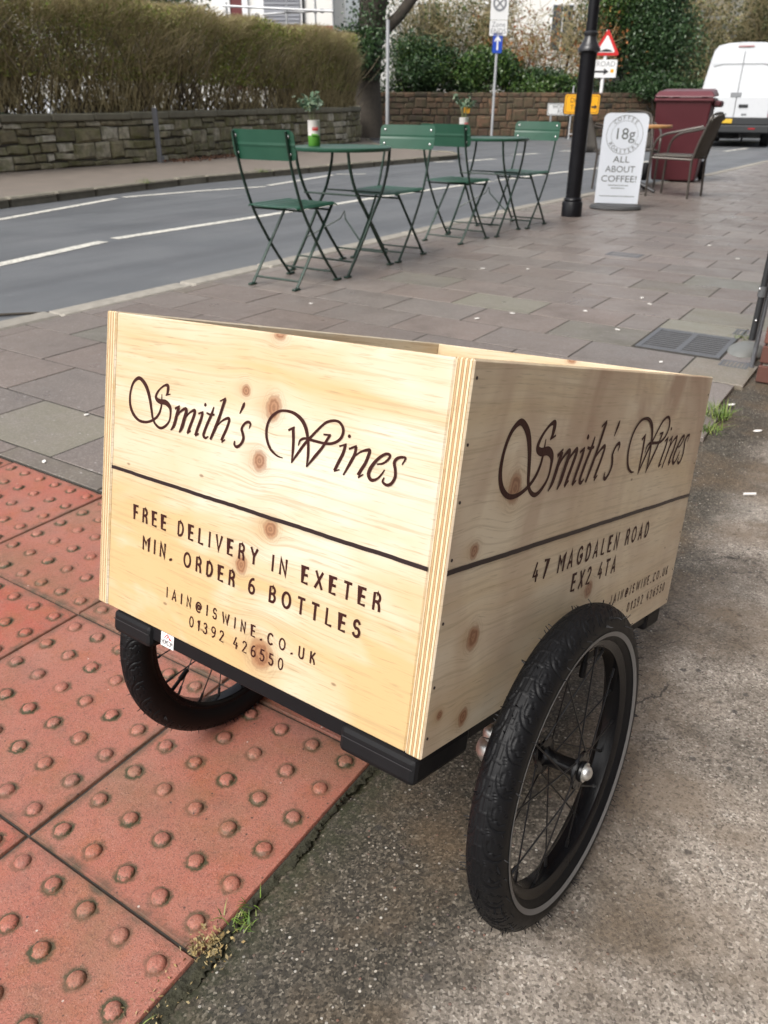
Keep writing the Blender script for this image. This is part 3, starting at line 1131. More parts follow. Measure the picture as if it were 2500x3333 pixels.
def stone_wall(name, label, pts, z0, top0, top1, mat, courses, wr, coping, depth=0.35, limit=300, tall=0.3):
    P = [Vector((x, y, 0)) for x, y in pts]
    tot = sum((b - a).length for a, b in zip(P[:-1], P[1:]))

    def at(s):
        for a, b in zip(P[:-1], P[1:]):
            L = (b - a).length
            if s <= L:
                return a.lerp(b, s / L), (b - a).normalized()
            s -= L
        return P[-1], (P[-1] - P[-2]).normalized()
    mb = MB()
    N = 40
    V = []
    for i in range(N + 1):
        s = tot * i / N
        p, t = at(s)
        nrm = Vector((-t.y, t.x, 0))
        zt = top0 + (top1 - top0) * i / N - (0.05 if coping else 0.02)
        for q, z in ((0.02, z0 - 0.1), (0.02, zt), (depth, zt), (depth, z0 - 0.1)):
            c = p + nrm * q
            V.append((c.x, c.y, z))
    F = [(4 * i + k, 4 * i + 4 + k, 4 * i + 4 + (k + 1) % 4, 4 * i + (k + 1) % 4) for i in range(N) for k in range(4)]
    F += [(0, 1, 2, 3), (4 * N + 3, 4 * N + 2, 4 * N + 1, 4 * N)]
    mb.add(V, F)
    core = mb.build(name, M_MORTAR)
    tag(core, label, 'wall')
    cnt = 0
    far = MB()
    zf = [0.0]
    for c in courses:
        zf.append(zf[-1] + c)
    zf = [z / zf[-1] for z in zf]
    # irregular coursing: stones of varied length, some of them two courses tall
    NR = len(courses)
    U = 0.075
    NC = int(tot / U)
    free = [[True] * NC for _ in range(NR)]
    order = []
    for col in range(NC):
        for ci in range(NR):
            if not free[ci][col]:
                continue
            h = 1
            if ci + 1 < NR and free[ci + 1][col] and R.random() < tall:
                h = 2
            w = max(2, int(R.uniform(*wr) / U * (1.0 if h == 1 else 1.15)))
            k = 0
            while k < w and col + k < NC and all(free[ci + j][col + k] for j in range(h)):
                k += 1
            for j in range(h):
                for q in range(k):
                    free[ci + j][col + q] = False
            order.append((col * U, ci, h, k * U))
    for s, ci, h, w in order:
        p, t = at(s + w / 2)
        fr_ = (s + w / 2) / tot
        H = top0 + (top1 - top0) * fr_ - (0.11 if coping else 0.0) - z0
        za, zb = z0 + zf[ci] * H, z0 + zf[ci + h] * H
        hh = (zb - za)
        pc = stone_piece(w - R.uniform(.006, .02), hh - R.uniform(.008, .024), 0.16, 0.016)
        Mx = Matrix.Translation((p.x, p.y, (za + zb) / 2 + R.uniform(-.008, .008))) @ Matrix.Rotation(math.atan2(t.y, t.x), 4, 'Z') @ Matrix.Rotation(R.uniform(-.03, .03), 4, 'Y')
        if cnt < limit:
            o = pc.build('stone', mat, core)
            o.matrix_local = Mx
            cnt += 1
        else:
            far.add([Mx @ Vector(v) for v in pc.v], pc.f)
    if far.v:
        tag(far.build('stones', mat, core), kind='stuff')
    if coping:
        for a, b in walk(pts, lambda: R.uniform(0.75, 1.1)):
            d = b - a
            mid = (a + b) / 2
            s = sum(((P[i + 1] - P[i]).length for i in range(len(P) - 1)))
            ds = min(range(200), key=lambda i: (at(tot * i / 199)[0] - mid).length)
            zt = top0 + (top1 - top0) * ds / 199
            m2 = MB()
            m2.rbox((-d.length / 2 + 0.005, -0.05, -0.115), (d.length / 2 - 0.005, depth + 0.03, R.uniform(-0.008, 0.006)), 0.02)
            o = m2.build('coping_stone', M_COPING, core, loc=(mid.x, mid.y, zt))
            o.rotation_euler = (0, 0, math.atan2(d.y, d.x))
    return core


stone_wall('stone_wall', 'low grey rubble stone wall with long coping stones under the clipped hedge', WALL, FZ, 0.74, 0.93, M_STONE,
           [0.10, 0.13, 0.14, 0.12, 0.10, 0.09], (0.2, 0.55), True, limit=290, tall=0.62)
RED = [(-3.5, 28.2), (0.0, 30.6), (3.0, 31.4), (7.2, 31.6), (11.0, 33.5), (14.5, 37.5)]
stone_wall('red_stone_wall', 'reddish brown sandstone wall across the side road below the evergreen shrubs', RED, -0.05, 1.32, 1.45, M_RSTONE,
           [0.2, 0.18, 0.15, 0.17, 0.14, 0.13, 0.12], (0.2, 0.55), False, limit=290, tall=0.35)

# ------------------------------------------------------------------ vegetation
def m_leaf(name, cols, rough=0.5, spec=0.4):
    n = NT(name, rough, 0, spec)
    k = len(cols)
    n.base(n.ramp(n.island(), [(i / max(1, k - 1), c) for i, c in enumerate(cols)]))
    return n.m


M_TWIG = m_leaf('brown_twig', [(0.20, 0.16, 0.08), (0.34, 0.28, 0.145), (0.48, 0.41, 0.23), (0.28, 0.235, 0.12)], 0.85, 0.2)
M_STEM = m_leaf('hedge_stem', [(0.06, 0.048, 0.034), (0.13, 0.105, 0.07), (0.23, 0.185, 0.125)], 0.9, 0.2)
M_HLEAF = m_leaf('hedge_leaf', [(0.11, 0.145, 0.03), (0.20, 0.235, 0.05), (0.36, 0.365, 0.10), (0.26, 0.22, 0.08)], 0.55)
M_HGREEN = m_leaf('fresh_hedge_leaf', [(0.10, 0.18, 0.02), (0.20, 0.29, 0.035), (0.36, 0.44, 0.06)], 0.5)
M_EVER = m_leaf('evergreen_leaf', [(0.014, 0.034, 0.012), (0.026, 0.060, 0.02), (0.04, 0.082, 0.028), (0.062, 0.105, 0.04)], 0.4)
M_LAUREL = m_leaf('laurel_leaf', [(0.018, 0.045, 0.010), (0.04, 0.09, 0.018), (0.07, 0.13, 0.03), (0.10, 0.15, 0.035)], 0.35)
M_OLIVE = m_leaf('olive_leaf', [(0.045, 0.06, 0.02), (0.085, 0.10, 0.036), (0.14, 0.14, 0.058)], 0.6)
M_RUST = m_leaf('rusty_leaf', [(0.20, 0.07, 0.02), (0.30, 0.12, 0.035), (0.16, 0.09, 0.04)], 0.6)
M_GRASS = m_leaf('grass_blade', [(0.06, 0.12, 0.018), (0.12, 0.19, 0.03), (0.22, 0.23, 0.07)], 0.55)
M_BARK = simple('bark', (0.055, 0.046, 0.036), 0.95, var=0.5, scale=12, bump=0.9)


def path_at(pts, s):
    P = [Vector((x, y, 0)) for x, y in pts]
    for a, b in zip(P[:-1], P[1:]):
        L = (b - a).length
        if s <= L:
            return a.lerp(b, s / L), (b - a).normalized()
        s -= L
    return P[-1], (P[-1] - P[-2]).normalized()


def hedge_frame(n, s_lo=0.0, s_hi=1.0):
    """n random places along the hedge: base points, outward normals, fraction"""
    W = WALL[1:7]
    W = [(WALL[0][0] * 0.55 + WALL[1][0] * 0.45, WALL[0][1] * 0.55 + WALL[1][1] * 0.45)] + W
    P = np.array(W)
    seg = np.linalg.norm(np.diff(P, axis=0), axis=1)
    cum = np.concatenate([[0], np.cumsum(seg)])
    s = (s_lo + (s_hi - s_lo) * NP.random(n)) * cum[-1]
    i = np.clip(np.searchsorted(cum, s) - 1, 0, len(seg) - 1)
    u = (s - cum[i]) / seg[i]
    b = P[i] + (P[i + 1] - P[i]) * u[:, None]
    t = (P[i + 1] - P[i]) / seg[i][:, None]
    nr = np.stack([-t[:, 1], t[:, 0]], 1)
    return b, t, nr, s / cum[-1]


def hedge_top(f):
    return 2.36 + 0.20 * f + 0.05 * np.sin(f * 40) - 0.05 * np.clip((f - 0.9) * 10, 0, 1)


hedge = thing('hedge', 'long clipped brown twiggy hedge with bare stems above the stone wall', 'hedge', (-3.4, 17.0, 0.7))


def put_in(name, me, root):
    o = put(name, me, root)
    o.matrix_parent_inverse = Matrix.Translation(root.location).inverted()
    return o


# bare stems
n = 900
b, t, nr, f = hedge_frame(n)
d0 = 0.12 + 0.62 * NP.random(n)
base = np.concatenate([b + nr * d0[:, None], (0.62 + 0.2 * f)[:, None]], 1)
P0s, P1s, R0s, R1s = [], [], [], []
cur = base
lean = NP.normal(0, 0.16, (n, 2))
for k in range(4):
    nx = cur + np.concatenate([t * (lean[:, :1] + NP.normal(0, .11, (n, 1))) + nr * (lean[:, 1:] * .6 + NP.normal(0, .06, (n, 1))), 0.30 + 0.06 * NP.random((n, 1))], 1)
    P0s.append(cur)
    P1s.append(nx)
    R0s.append(np.full(n, 0.0125 - 0.0022 * k) * NP.uniform(.5, 1.5, n))
    R1s.append(np.full(n, 0.0095 - 0.0022 * k) * NP.uniform(.5, 1.5, n))
    cur = nx
put_in('stems', twig_mesh('stems', np.concatenate(P0s), np.concatenate(P1s), np.concatenate(R0s), np.concatenate(R1s), M_STEM), hedge)['kind'] = 'stuff'


def hedge_twigs(n, zlo, zhi, ln, r, name, mat, bias=0.4):
    b, t, nr, f = hedge_frame(n)
    top = hedge_top(f)
    v = NP.random(n) ** 0.75
    z = zlo + (top - zlo) * v
    w = 0.04 + 0.84 * NP.random(n) ** 1.7
    bulge = 0.10 * np.sin(f * 23 + 1) * np.sin(v * 5)
    p = np.concatenate([b + nr * (w + bulge)[:, None], z[:, None]], 1)
    d = NP.normal(size=(n, 3))
    d[:, 2] = np.abs(d[:, 2]) * 1.1 + bias
    d[:, :2] -= nr * 0.35
    d /= np.linalg.norm(d, axis=1)[:, None]
    q = p + d * (ln * NP.uniform(.5, 1.3, n))[:, None]
    over = np.maximum(0, q[:, 2] - top - 0.05)
    q[:, 2] -= over * 0.75
    return put_in(name, twig_mesh(name, p, q, r, r * 0.4, mat), hedge)


hedge_twigs(33000, 1.30, 2.4, 0.30, 0.0042, 'twigs', M_TWIG)['kind'] = 'stuff'
# the hedge is dense to the wall at both ends and bare-legged only in the middle
def low_twigs(n, mat, name):
    b, t, nr, f = hedge_frame(n)
    gap = (f > 0.44) & (f < 0.76)
    keep = ~gap | (NP.random(n) < 0.30)
    z = 0.72 + 0.75 * NP.random(n)
    w = 0.05 + 0.75 * NP.random(n) ** 1.4
    p = np.concatenate([b + nr * w[:, None], z[:, None]], 1)[keep]
    m = len(p)
    d = NP.normal(size=(m, 3)) * 0.42
    d[:, 2] = np.abs(d[:, 2]) + 0.9
    d /= np.linalg.norm(d, axis=1)[:, None]
    q = p + d * (0.36 * NP.uniform(.5, 1.3, m))[:, None]
    return put_in(name, twig_mesh(name, p, q, 0.0055, 0.003, mat), hedge)


low_twigs(12500, M_TWIG, 'lower_twigs')['kind'] = 'stuff'


def hedge_leaves(n, mat, patches, size, name, base_p=0.0):
    b, t, nr, f = hedge_frame(n)
    top = hedge_top(f)
    v = NP.random(n)
    z = 1.28 + (top + 0.03 - 1.28) * v
    w = 0.02 + 0.75 * NP.random(n) ** 1.6
    p = np.concatenate([b + nr * w[:, None], z[:, None]], 1)
    keep = NP.random(n) < base_p
    for (fc, vc, fr_, vr, dens) in patches:
        g = np.exp(-((f - fc) / fr_) ** 2 - ((v - vc) / vr) ** 2) * dens
        keep |= NP.random(n) < g
    return put_in(name, leaf_mesh(name, p[keep], size, mat), hedge)


hedge_leaves(84000, M_HLEAF, [(0.22, .85, .12, .3, .35), (0.4, .95, .2, .3, .4), (0.55, 0.9, .2, .3, .4), (0.97, .6, .05, .5, .6)], 0.048, 'leaves', 0.55)['kind'] = 'stuff'
hedge_leaves(46000, M_HGREEN, [(0.715, .74, .055, .36, 1.3), (0.63, .70, .05, .35, .55), (0.59, .22, .05, .2, .4), (0.33, .78, .08, .2, .16), (0.985, .55, .035, .4, .6)], 0.055, 'fresh_leaves', 0.012)['kind'] = 'stuff'

# ivy on the wall top at the left end
n = 2600
b, t, nr, f = hedge_frame(n, 0.0, 0.22)
p = np.concatenate([b + nr * (NP.random((n, 1)) * 0.5 + 0.02), 0.74 + 0.18 * NP.random((n, 1)) * (1 - f[:, None] * 3.2)], 1)
o = put('ivy', leaf_mesh('ivy', p, 0.07, M_EVER))
tag(o, 'dark green ivy creeping over the coping at the left end of the low wall', 'ivy')


def blob_pts(n, c, rx, ry, rz, lumps=9, shell=0.55):
    """points spread through a lumpy crown"""
    L = NP.normal(size=(lumps, 3))
    L /= np.linalg.norm(L, axis=1)[:, None]
    L = L * NP.uniform(.25, .75, (lumps, 1))
    rr = NP.uniform(.35, .6, lumps)
    k = NP.integers(0, lumps, n)
    d = NP.normal(size=(n, 3))
    d /= np.linalg.norm(d, axis=1)[:, None]
    u = NP.random(n) ** shell
    q = L[k] + d * (rr[k] * u)[:, None]
    return np.array(c) + q * np.array([rx, ry, rz])


def bush(name, label, cat, c, rx, ry, rz, n, size, mat, group=None, lumps=10, stems=7, extra=None):
    z0 = max(0.0, c[2] - rz)
    o = thing(name, label, cat, (c[0], c[1], z0), 0, group)
    put_in('foliage', leaf_mesh('foliage', blob_pts(n, c, rx, ry, rz, lumps), size, mat), o)
    if extra:
        m2, n2, s2 = extra
        put_in('dead_leaves', leaf_mesh('dead_leaves', blob_pts(n2, c, rx, ry, rz, 4), s2, m2), o)
    mb = MB()
    for k in range(stems):
        a = 2 * PI * k / stems
        e = Vector((c[0] + rx * .5 * math.cos(a), c[1] + ry * .5 * math.sin(a), c[2] + rz * R.uniform(-.1, .5)))
        s = Vector((c[0] + .15 * math.cos(a), c[1] + .15 * math.sin(a), z0))
        mb.tube([s, s.lerp(e, .5) + Vector((R.uniform(-.1, .1), R.uniform(-.1, .1), .1)), e], [0.04, 0.028, 0.012], 6)
    put_in('stem', mb.mesh('stem', M_BARK), o)
    return o


bush('ivy_bush', 'dark ivy clad evergreen rising behind the left half of the hedge', 'bush', (-6.6, 22.5, 3.3), 2.6, 1.2, 1.35, 11000, 0.11, M_EVER)
G_E = 'evergreen shrubs above the red stone wall'
bush('evergreen_shrub', 'dark evergreen shrub just right of the pale lamp pole', 'shrub', (1.05, 32.4, 2.0), 2.0, 1.1, 1.3, 16000, 0.10, M_EVER, G_E, lumps=16, extra=(M_LAUREL, 2600, .1))
bush('evergreen_shrub', 'mid green laurel directly behind the parking sign post', 'shrub', (3.4, 32.6, 1.95), 1.5, 1.0, 1.05, 6000, 0.10, M_LAUREL, G_E, lumps=14, extra=(M_EVER, 9000, .1))
bush('evergreen_shrub', 'low laurel spilling over the red wall above the street nameplate', 'shrub', (5.6, 32.4, 1.55), 2.2, 0.8, 0.62, 4200, 0.095, M_LAUREL, G_E, lumps=16, extra=(M_EVER, 7500, .095))
bush('evergreen_shrub', 'tall dense dark evergreen tree right of the black lamp post', 'tree', (9.6, 34.3, 3.0), 2.7, 1.7, 3.0, 42000, 0.105, M_EVER, G_E, lumps=26, extra=(M_RUST, 300, .12))
bush('evergreen_shrub', 'bright green laurel tree standing above the warning triangle', 'tree', (8.9, 34.0, 4.3), 1.9, 1.3, 1.3, 5000, 0.10, M_LAUREL, G_E, lumps=16, extra=(M_EVER, 9000, .1))
bush('evergreen_shrub', 'low ivy mass hanging over the wall behind the maroon bin', 'shrub', (9.9, 32.9, 1.5), 2.6, 0.8, 0.66, 11000, 0.095, M_EVER, G_E, lumps=18)
bush('evergreen_shrub', 'small dark shrub at the right end of the hedge below the tree trunk', 'shrub', (-1.0, 27.4, 2.55), 1.2, 0.9, 0.75, 6500, 0.10, M_EVER, G_E)
bush('low_hedge', 'low olive green hedge between the maroon bin and the white van', 'hedge', (13.6, 37.0, 1.3), 2.2, 1.0, 1.15, 6500, 0.11, M_OLIVE, extra=(M_LAUREL, 1500, .1))


def wild_tree(name, label, base, height, spread, n_tw, n_lf, mat_l, lsize, trunk_r, group=None, droop=0.0, cat='tree'):
    """leafless or thin tree: trunk, limbs, cloud of twigs and a few leaves"""
    o = thing(name, label, cat, base, 0, group)
    B = Vector(base)
    mb = MB()
    top = B + Vector((R.uniform(-.3, .3), 0, height * .55))
    mb.tube([B, B.lerp(top, .5) + Vector((R.uniform(-.1, .1), 0, 0)), top], [trunk_r, trunk_r * .8, trunk_r * .6], 10)
    put_in('trunk', mb.mesh('trunk', M_BARK), o)
    mb = MB()
    tips = []
    for k in range(14):
        a = R.uniform(0, 2 * PI)
        s = B.lerp(top, R.uniform(.35, 1.0))
        e = s + Vector((math.cos(a) * spread * R.uniform(.5, 1), math.sin(a) * spread * R.uniform(.4, .8), height * R.uniform(.12, .5)))
        m = s.lerp(e, .5) + Vector((0, 0, R.uniform(-.1, .25)))
        mb.tube([s, m, e], [trunk_r * .32, trunk_r * .2, trunk_r * .07], 6)
        tips += [m, e]
    put_in('limbs', mb.mesh('limbs', M_BARK), o)
    T = np.array([tuple(v) for v in tips])
    k = NP.integers(0, len(T), n_tw)
    p = T[k] + NP.normal(0, spread * .22, (n_tw, 3)) * np.array([1, .7, 1])
    d = NP.normal(size=(n_tw, 3))
    d[:, 2] += 0.5 - droop
    d /= np.linalg.norm(d, axis=1)[:, None]
    q = p + d * NP.uniform(.3, .9, (n_tw, 1))
    put_in('twigs', twig_mesh('twigs', p, q, 0.011, 0.004, M_TWIG), o)
    if n_lf:
        k = NP.integers(0, n_tw, n_lf)
        put_in('foliage', leaf_mesh('foliage', q[k] + NP.normal(0, .08, (n_lf, 3)), lsize, mat_l), o)
    return o


G_W = 'thin winter trees behind the red wall'
wild_tree('shrub_tree', 'thin shrub with rusty orange leaves in front of the white house', (5.0, 33.6, 0.4), 3.8, 1.2, 700, 1500, M_RUST, .12, .06, G_W)
wild_tree('shrub_tree', 'tangled half bare shrub with yellow green leaves left of the lamp post', (6.7, 34.2, 0.4), 4.4, 1.2, 900, 900, M_OLIVE, .12, .07, G_W)
wild_tree('shrub_tree', 'spindly bare shrub between the laurel and the rusty one', (3.9, 34.4, 0.4), 4.8, 1.1, 900, 900, M_OLIVE, .12, .07, G_W)
wild_tree('shrub_tree', 'rust tinged shrub close behind the black lamp column', (7.4, 33.4, 0.4), 3.0, 0.8, 350, 1000, M_RUST, .12, .05, G_W)
wild_tree('shrub_tree', 'twiggy olive shrub rising behind the evergreen beside the pale pole', (1.2, 34.5, 0.4), 4.2, 1.5, 1600, 2600, M_OLIVE, .11, .07, G_W)
wild_tree('shrub_tree', 'thin yellow green tree over the laurel by the parking sign', (2.9, 35.2, 0.4), 4.8, 1.4, 1500, 2600, M_LAUREL, .11, .08, G_W)
wild_tree('bare_tree', 'greyish bare tree with hazy twigs above the low hedge', (13.4, 40.0, -0.1), 7.0, 2.2, 4200, 6500, M_OLIVE, .13, .16, G_W)
wild_tree('bare_tree', 'bare twiggy tree rising directly behind the white van', (18.0, 42.0, -0.1), 7.5, 2.6, 4600, 7000, M_OLIVE, .13, .18, G_W)
wild_tree('bare_tree', 'brown winter tree at the far right above the van roof', (22.0, 41.0, -0.1), 7.0, 2.6, 4600, 6500, M_OLIVE, .13, .18, G_W)
bush('backing_hedge', 'tall dark hedge closing the view behind the van', 'hedge', (19.0, 46.5, 2.6), 8.5, 1.6, 3.0, 15000, 0.22, M_OLIVE, lumps=26, extra=(M_EVER, 9000, .2))

# big trunk with a leaning limb
o = thing('large_tree', 'large dark ivy grown tree trunk with a limb leaning right', 'tree', (-0.55, 28.2, 0.0))
mb = MB()
mb.tube([(-0.6, 28.2, 0), (-0.62, 28.2, 1.6), (-0.5, 28.2, 3.0), (-0.35, 28.2, 4.2), (-0.2, 28.2, 6.5)], [0.5, 0.42, 0.40, 0.44, 0.36], 14)
put_in('trunk', mb.mesh('trunk', M_BARK), o)
mb = MB()
mb.tube([(-0.35, 28.2, 2.75), (0.35, 28.2, 3.35), (1.0, 28.2, 4.1), (1.7, 28.2, 5.2)], [0.2, 0.17, 0.16, 0.12], 10)
mb.tube([(-0.5, 28.2, 3.6), (-1.2, 28.1, 4.6), (-1.6, 28, 5.6)], [0.2, 0.16, 0.1], 10)
put_in('limb', mb.mesh('limb', M_BARK), o)
p = np.stack([-0.5 + NP.normal(0, .34, 2600), 27.9 + NP.normal(0, .25, 2600), NP.uniform(1.6, 5.2, 2600)], 1)
put_in('ivy', leaf_mesh('ivy', p, 0.11, M_EVER), o)

# ------------------------------------------------------------------ houses
M_WHITE = simple('white_render', (0.80, 0.79, 0.75), 0.8, var=0.05, scale=2)
M_WFRAME = simple('white_frame', (0.8, 0.8, 0.8), 0.5, var=0.03)
M_DOOR = simple('dark_red_door', (0.13, 0.03, 0.03), 0.45)
M_BLIND = simple('grey_blind', (0.30, 0.31, 0.34), 0.6, var=0.06)
M_GLASS = simple('window_glass', (0.06, 0.07, 0.085), 0.08, var=0.05, spec=0.8)
M_BLACK = simple('black_paint', (0.012, 0.012, 0.014), 0.4, var=0.3)
M_STEEL = simple('galvanised_steel', (0.40, 0.41, 0.42), 0.45, 0.6, var=0.15)
M_ROOF = simple('slate', (0.08, 0.085, 0.095), 0.7, var=0.3)
M_REDBRICK = simple('red_brick_panel', (0.24, 0.085, 0.055), 0.85, var=0.3, scale=8)


hs = thing('white_house', 'white rendered house with dark red door and blinds behind the hedge', 'house', (-3.5, 30.5, 0.0))


def hbox(name, lo, hi, mat, par, b=0.0):
    mb = MB()
    mb.box(lo, hi)
    return mb.build(name, mat, par, b)


hbox('wall', (-9.0, 0.0, 0.0), (1.75, 8.0, 6.2), M_WHITE, hs)
rf = MB()
rf.add([(-9.3, -0.4, 6.2), (2.05, -0.4, 6.2), (2.05, 4, 9), (-9.3, 4, 9), (-9.3, 8.4, 6.2), (2.05, 8.4, 6.2)], [(0, 1, 2, 3), (3, 2, 5, 4), (0, 3, 4), (1, 5, 2)])
rf.build('roof', M_ROOF, hs)
dr = hbox('door', (-1.65, -0.06, 1.4), (-1.27, 0.02, 4.2), M_DOOR, hs)
hbox('door_frame', (-1.90, -0.10, 1.4), (-1.66, 0.03, 4.3), M_WFRAME, dr)
hbox('door_frame', (-1.26, -0.10, 1.4), (-1.08, 0.03, 4.3), M_WFRAME, dr)
pm = hbox('number_plate', (-0.99, -0.03, 3.36), (-0.75, 0.01, 3.64), M_WFRAME, hs)
put('number', font_mesh('18', 0.26, M_BLACK, lambda x, y, h: (x - 0.87, -0.036, 3.50 + y)), pm)
win = hbox('window', (-0.64, -0.05, 2.7), (0.70, 0.02, 4.4), M_WFRAME, hs)
hbox('pane', (-0.56, -0.075, 2.8), (0.14, -0.052, 4.3), M_BLIND, win)
hbox('pane', (0.22, -0.075, 2.8), (0.63, -0.052, 4.3), M_BLIND, win)
for k in range(9):
    hbox('blind_slat', (-0.55, -0.10, 3.3 + k * .11), (0.62, -0.085, 3.36 + k * .11), M_BLIND, win)
hbox('trim', (0.71, -0.07, 1.5), (0.77, 0.02, 5), M_BLACK, hs)
for px, pw in ((-7.0, 1.4),):
    w2 = hbox('window', (px, -0.05, 3.4), (px + pw, 0.02, 5.0), M_WFRAME, hs)
    hbox('pane', (px + .08, -0.075, 3.5), (px + pw - .08, -0.052, 4.9), M_GLASS, w2)

sc = thing('scaffold_rail', 'grey scaffold tubes across the front of the white house', 'scaffolding', (-3.5, 29.3, 0.0))
for (a, b) in (((-1.7, 0, 3.70), (1.8, -0.3, 3.54)), ((-0.42, -0.1, 3.47), (1.8, -0.1, 3.60)), ((0.32, -.12, 0.2), (0.32, -.12, 3.65)), ((1.24, -.2, 0.2), (1.24, -.2, 4.6)), ((1.8, -.2, 0.2), (1.8, -.2, 4.6)), ((-1.6, .1, 0.2), (-1.6, .1, 3.8))):
    MB().tube([a, b], 0.032, 8).build('tube', M_STEEL, sc)
for c in ((0.32, -.12, 3.58), (1.24, -.2, 3.56), (1.45, -.2, 3.56)):
    MB().rbox((c[0] - .06, c[1] - .06, c[2] - .06), (c[0] + .06, c[1] + .06, c[2] + .06), .015).build('coupler', M_STEEL, sc)
gw = MB()
gw.box((-3.06, 28.2, 0), (-1.67, 28.4, 3.10))
tag(gw.build('garden_wall', M_REDBRICK), 'red brick garden wall showing over the right part of the hedge', 'wall')

hb = thing('white_house', 'tall white house half hidden behind the bare rusty shrubs', 'house', (6.0, 43.0, 0.0))
hbox('wall', (-6.5, 0, 0), (3.6, 9, 8.0), M_WHITE, hb)
for px in (-4.6, -1.5, 1.6):
    w2 = hbox('window', (px, -0.05, 3.2), (px + 1.1, 0.02, 5.2), M_WFRAME, hb)
    hbox('pane', (px + .08, -0.075, 3.3), (px + .52, -0.052, 5.1), M_GLASS, w2)
    hbox('pane', (px + .58, -0.075, 3.3), (px + 1.02, -0.052, 5.1), M_GLASS, w2)
rf = MB()
rf.add([(-6.9, -.4, 8), (4, -.4, 8), (4, 4.5, 10.5), (-6.9, 4.5, 10.5), (-6.9, 9.4, 8), (4, 9.4, 8)], [(0, 1, 2, 3), (3, 2, 5, 4), (0, 3, 4), (1, 5, 2)])
rf.build('roof', M_ROOF, hb)

# ------------------------------------------------------------------ vehicles
M_VAN = simple('white_van_paint', (0.56, 0.58, 0.60), 0.3, var=0.03, spec=0.6)
M_PLASTIC = simple('black_plastic', (0.022, 0.024, 0.026), 0.5, var=0.2)
M_TYRE_FAR = simple('van_tyre', (0.014, 0.014, 0.015), 0.8, var=0.2)
M_RED_L = simple('red_lens', (0.38, 0.012, 0.015), 0.15, var=0.1, spec=0.7)
M_CLEAR_L = simple('clear_lens', (0.6, 0.58, 0.55), 0.15, var=0.1, spec=0.7)
M_YPLATE = simple('yellow_plate', (0.62, 0.40, 0.03), 0.45, var=0.06)
M_SEAM = simple('door_seam', (0.22, 0.23, 0.24), 0.6)


van = thing('white_van', 'high roofed white panel van seen from behind on the road', 'van', (9.62, 24.4, RZ), math.radians(-27))
# cross-section of body in local xz, extruded along y (y = 0 is the rear, +y forward)
sec = [(-0.98, 0.42), (0.98, 0.42), (1.0, 0.8), (0.99, 1.15), (0.93, 1.65), (0.85, 2.15), (0.80, 2.38), (0.70, 2.49), (0.45, 2.545), (0, 2.56),
       (-0.45, 2.545), (-0.70, 2.49), (-0.80, 2.38), (-0.85, 2.15), (-0.93, 1.65), (-0.99, 1.15), (-1.0, 0.8)]
V, F = [], []
st = [(0.10, 0.985, 1.0), (0.0, 0.97, 0.99), (0.30, 1.0, 1.0), (3.9, 1.0, 1.0), (4.5, 0.97, 0.86), (5.2, 0.92, 0.55), (5.55, 0.86, 0.42)]
st = [(0.0, 0.975, 0.99)] + [(0.06, 0.995, 1.0)] + st[2:]
for (y, kx, kz) in st:
    for (x, z) in sec:
        zz = 0.42 + (z - 0.42) * kz
        V.append((x * kx, y + (0.12 * max(0, (z - 1.3)) / 1.26 if y < 0.2 else 0), zz))
m = len(sec)
for i in range(len(st) - 1):
    for k in range(m):
        F.append((i * m + k, i * m + (k + 1) % m, (i + 1) * m + (k + 1) % m, (i + 1) * m + k))
mb = MB()
mb.add(V, F, 0, True)
mb.f += [tuple(range(m)), tuple(reversed(range((len(st) - 1) * m, len(st) * m)))]
mb.mi += [0, 0]
mb.sm += [False, False]
body = mb.build('body', M_VAN, van)


def yz(z):
    return 0.12 * max(0, (z - 1.3)) / 1.26


def rear_strip(name, pts, w, mat, par, th=0.012):
    m_ = MB()
    for (a, b) in zip(pts[:-1], pts[1:]):
        A_ = Vector((a[0], yz(a[1]) - 0.006, a[1]))
        B_ = Vector((b[0], yz(b[1]) - 0.006, b[1]))
        m_.tube([A_, B_], w / 2, 6)
    return m_.build(name, mat, par)


for s in (-1, 1):
    dmb = MB()
    x0, x1 = (0.012, 0.86) if s > 0 else (-0.86, -0.012)
    z_ = [0.74, 1.05, 1.24, 1.3, 2.0, 2.06, 2.32]
    dv = []
    for z in z_:
        k = 1.0 - 0.13 * max(0, z - 1.2) / 1.1
        dv += [(x0 * (k if s < 0 else 1), yz(z) - 0.02 + (0.012 if 1.27 < z < 2.03 else 0), z), (x1 * (k if s > 0 else 1), yz(z) - 0.02 + (0.012 if 1.27 < z < 2.03 else 0), z)]
    dmb.add(dv, [(2 * i, 2 * i + 1, 2 * i + 3, 2 * i + 2) for i in range(len(z_) - 1)])
    door = dmb.build('rear_door', M_VAN, van)
    so = door.modifiers.new('thick', 'SOLIDIFY')
    so.thickness = 0.02
    so.offset = -1
    if s > 0:
        MB().rbox((0.09, -0.05, 0.99), (0.33, -0.015, 1.07), 0.015).build('handle', M_PLASTIC, door)
    MB().rbox((s * 0.26 - .07, -0.035, 0.80), (s * 0.26 + .07, -0.015, 0.85), 0.01).build('catch', M_SEAM, door)
MB().rbox((-0.17, -0.03, 1.24), (0.11, 0.0, 1.36), 0.01).build('badge', M_SEAM, van)
rear_strip('door_seam', [(0, 0.74), (0, 1.3), (0, 2.34)], 0.014, M_SEAM, van)
rear_strip('pressing', [(-0.74, 1.98), (-0.5, 2.04), (0.5, 2.04), (0.74, 1.98)], 0.03, M_SEAM, van)
MB().rbox((-0.2, 0.09, 2.43), (0.2, 0.13, 2.475), 0.01).build('high_stop_lamp', simple('dull_lens', (0.35, 0.2, 0.2), 0.3), van)
bp_ = MB()
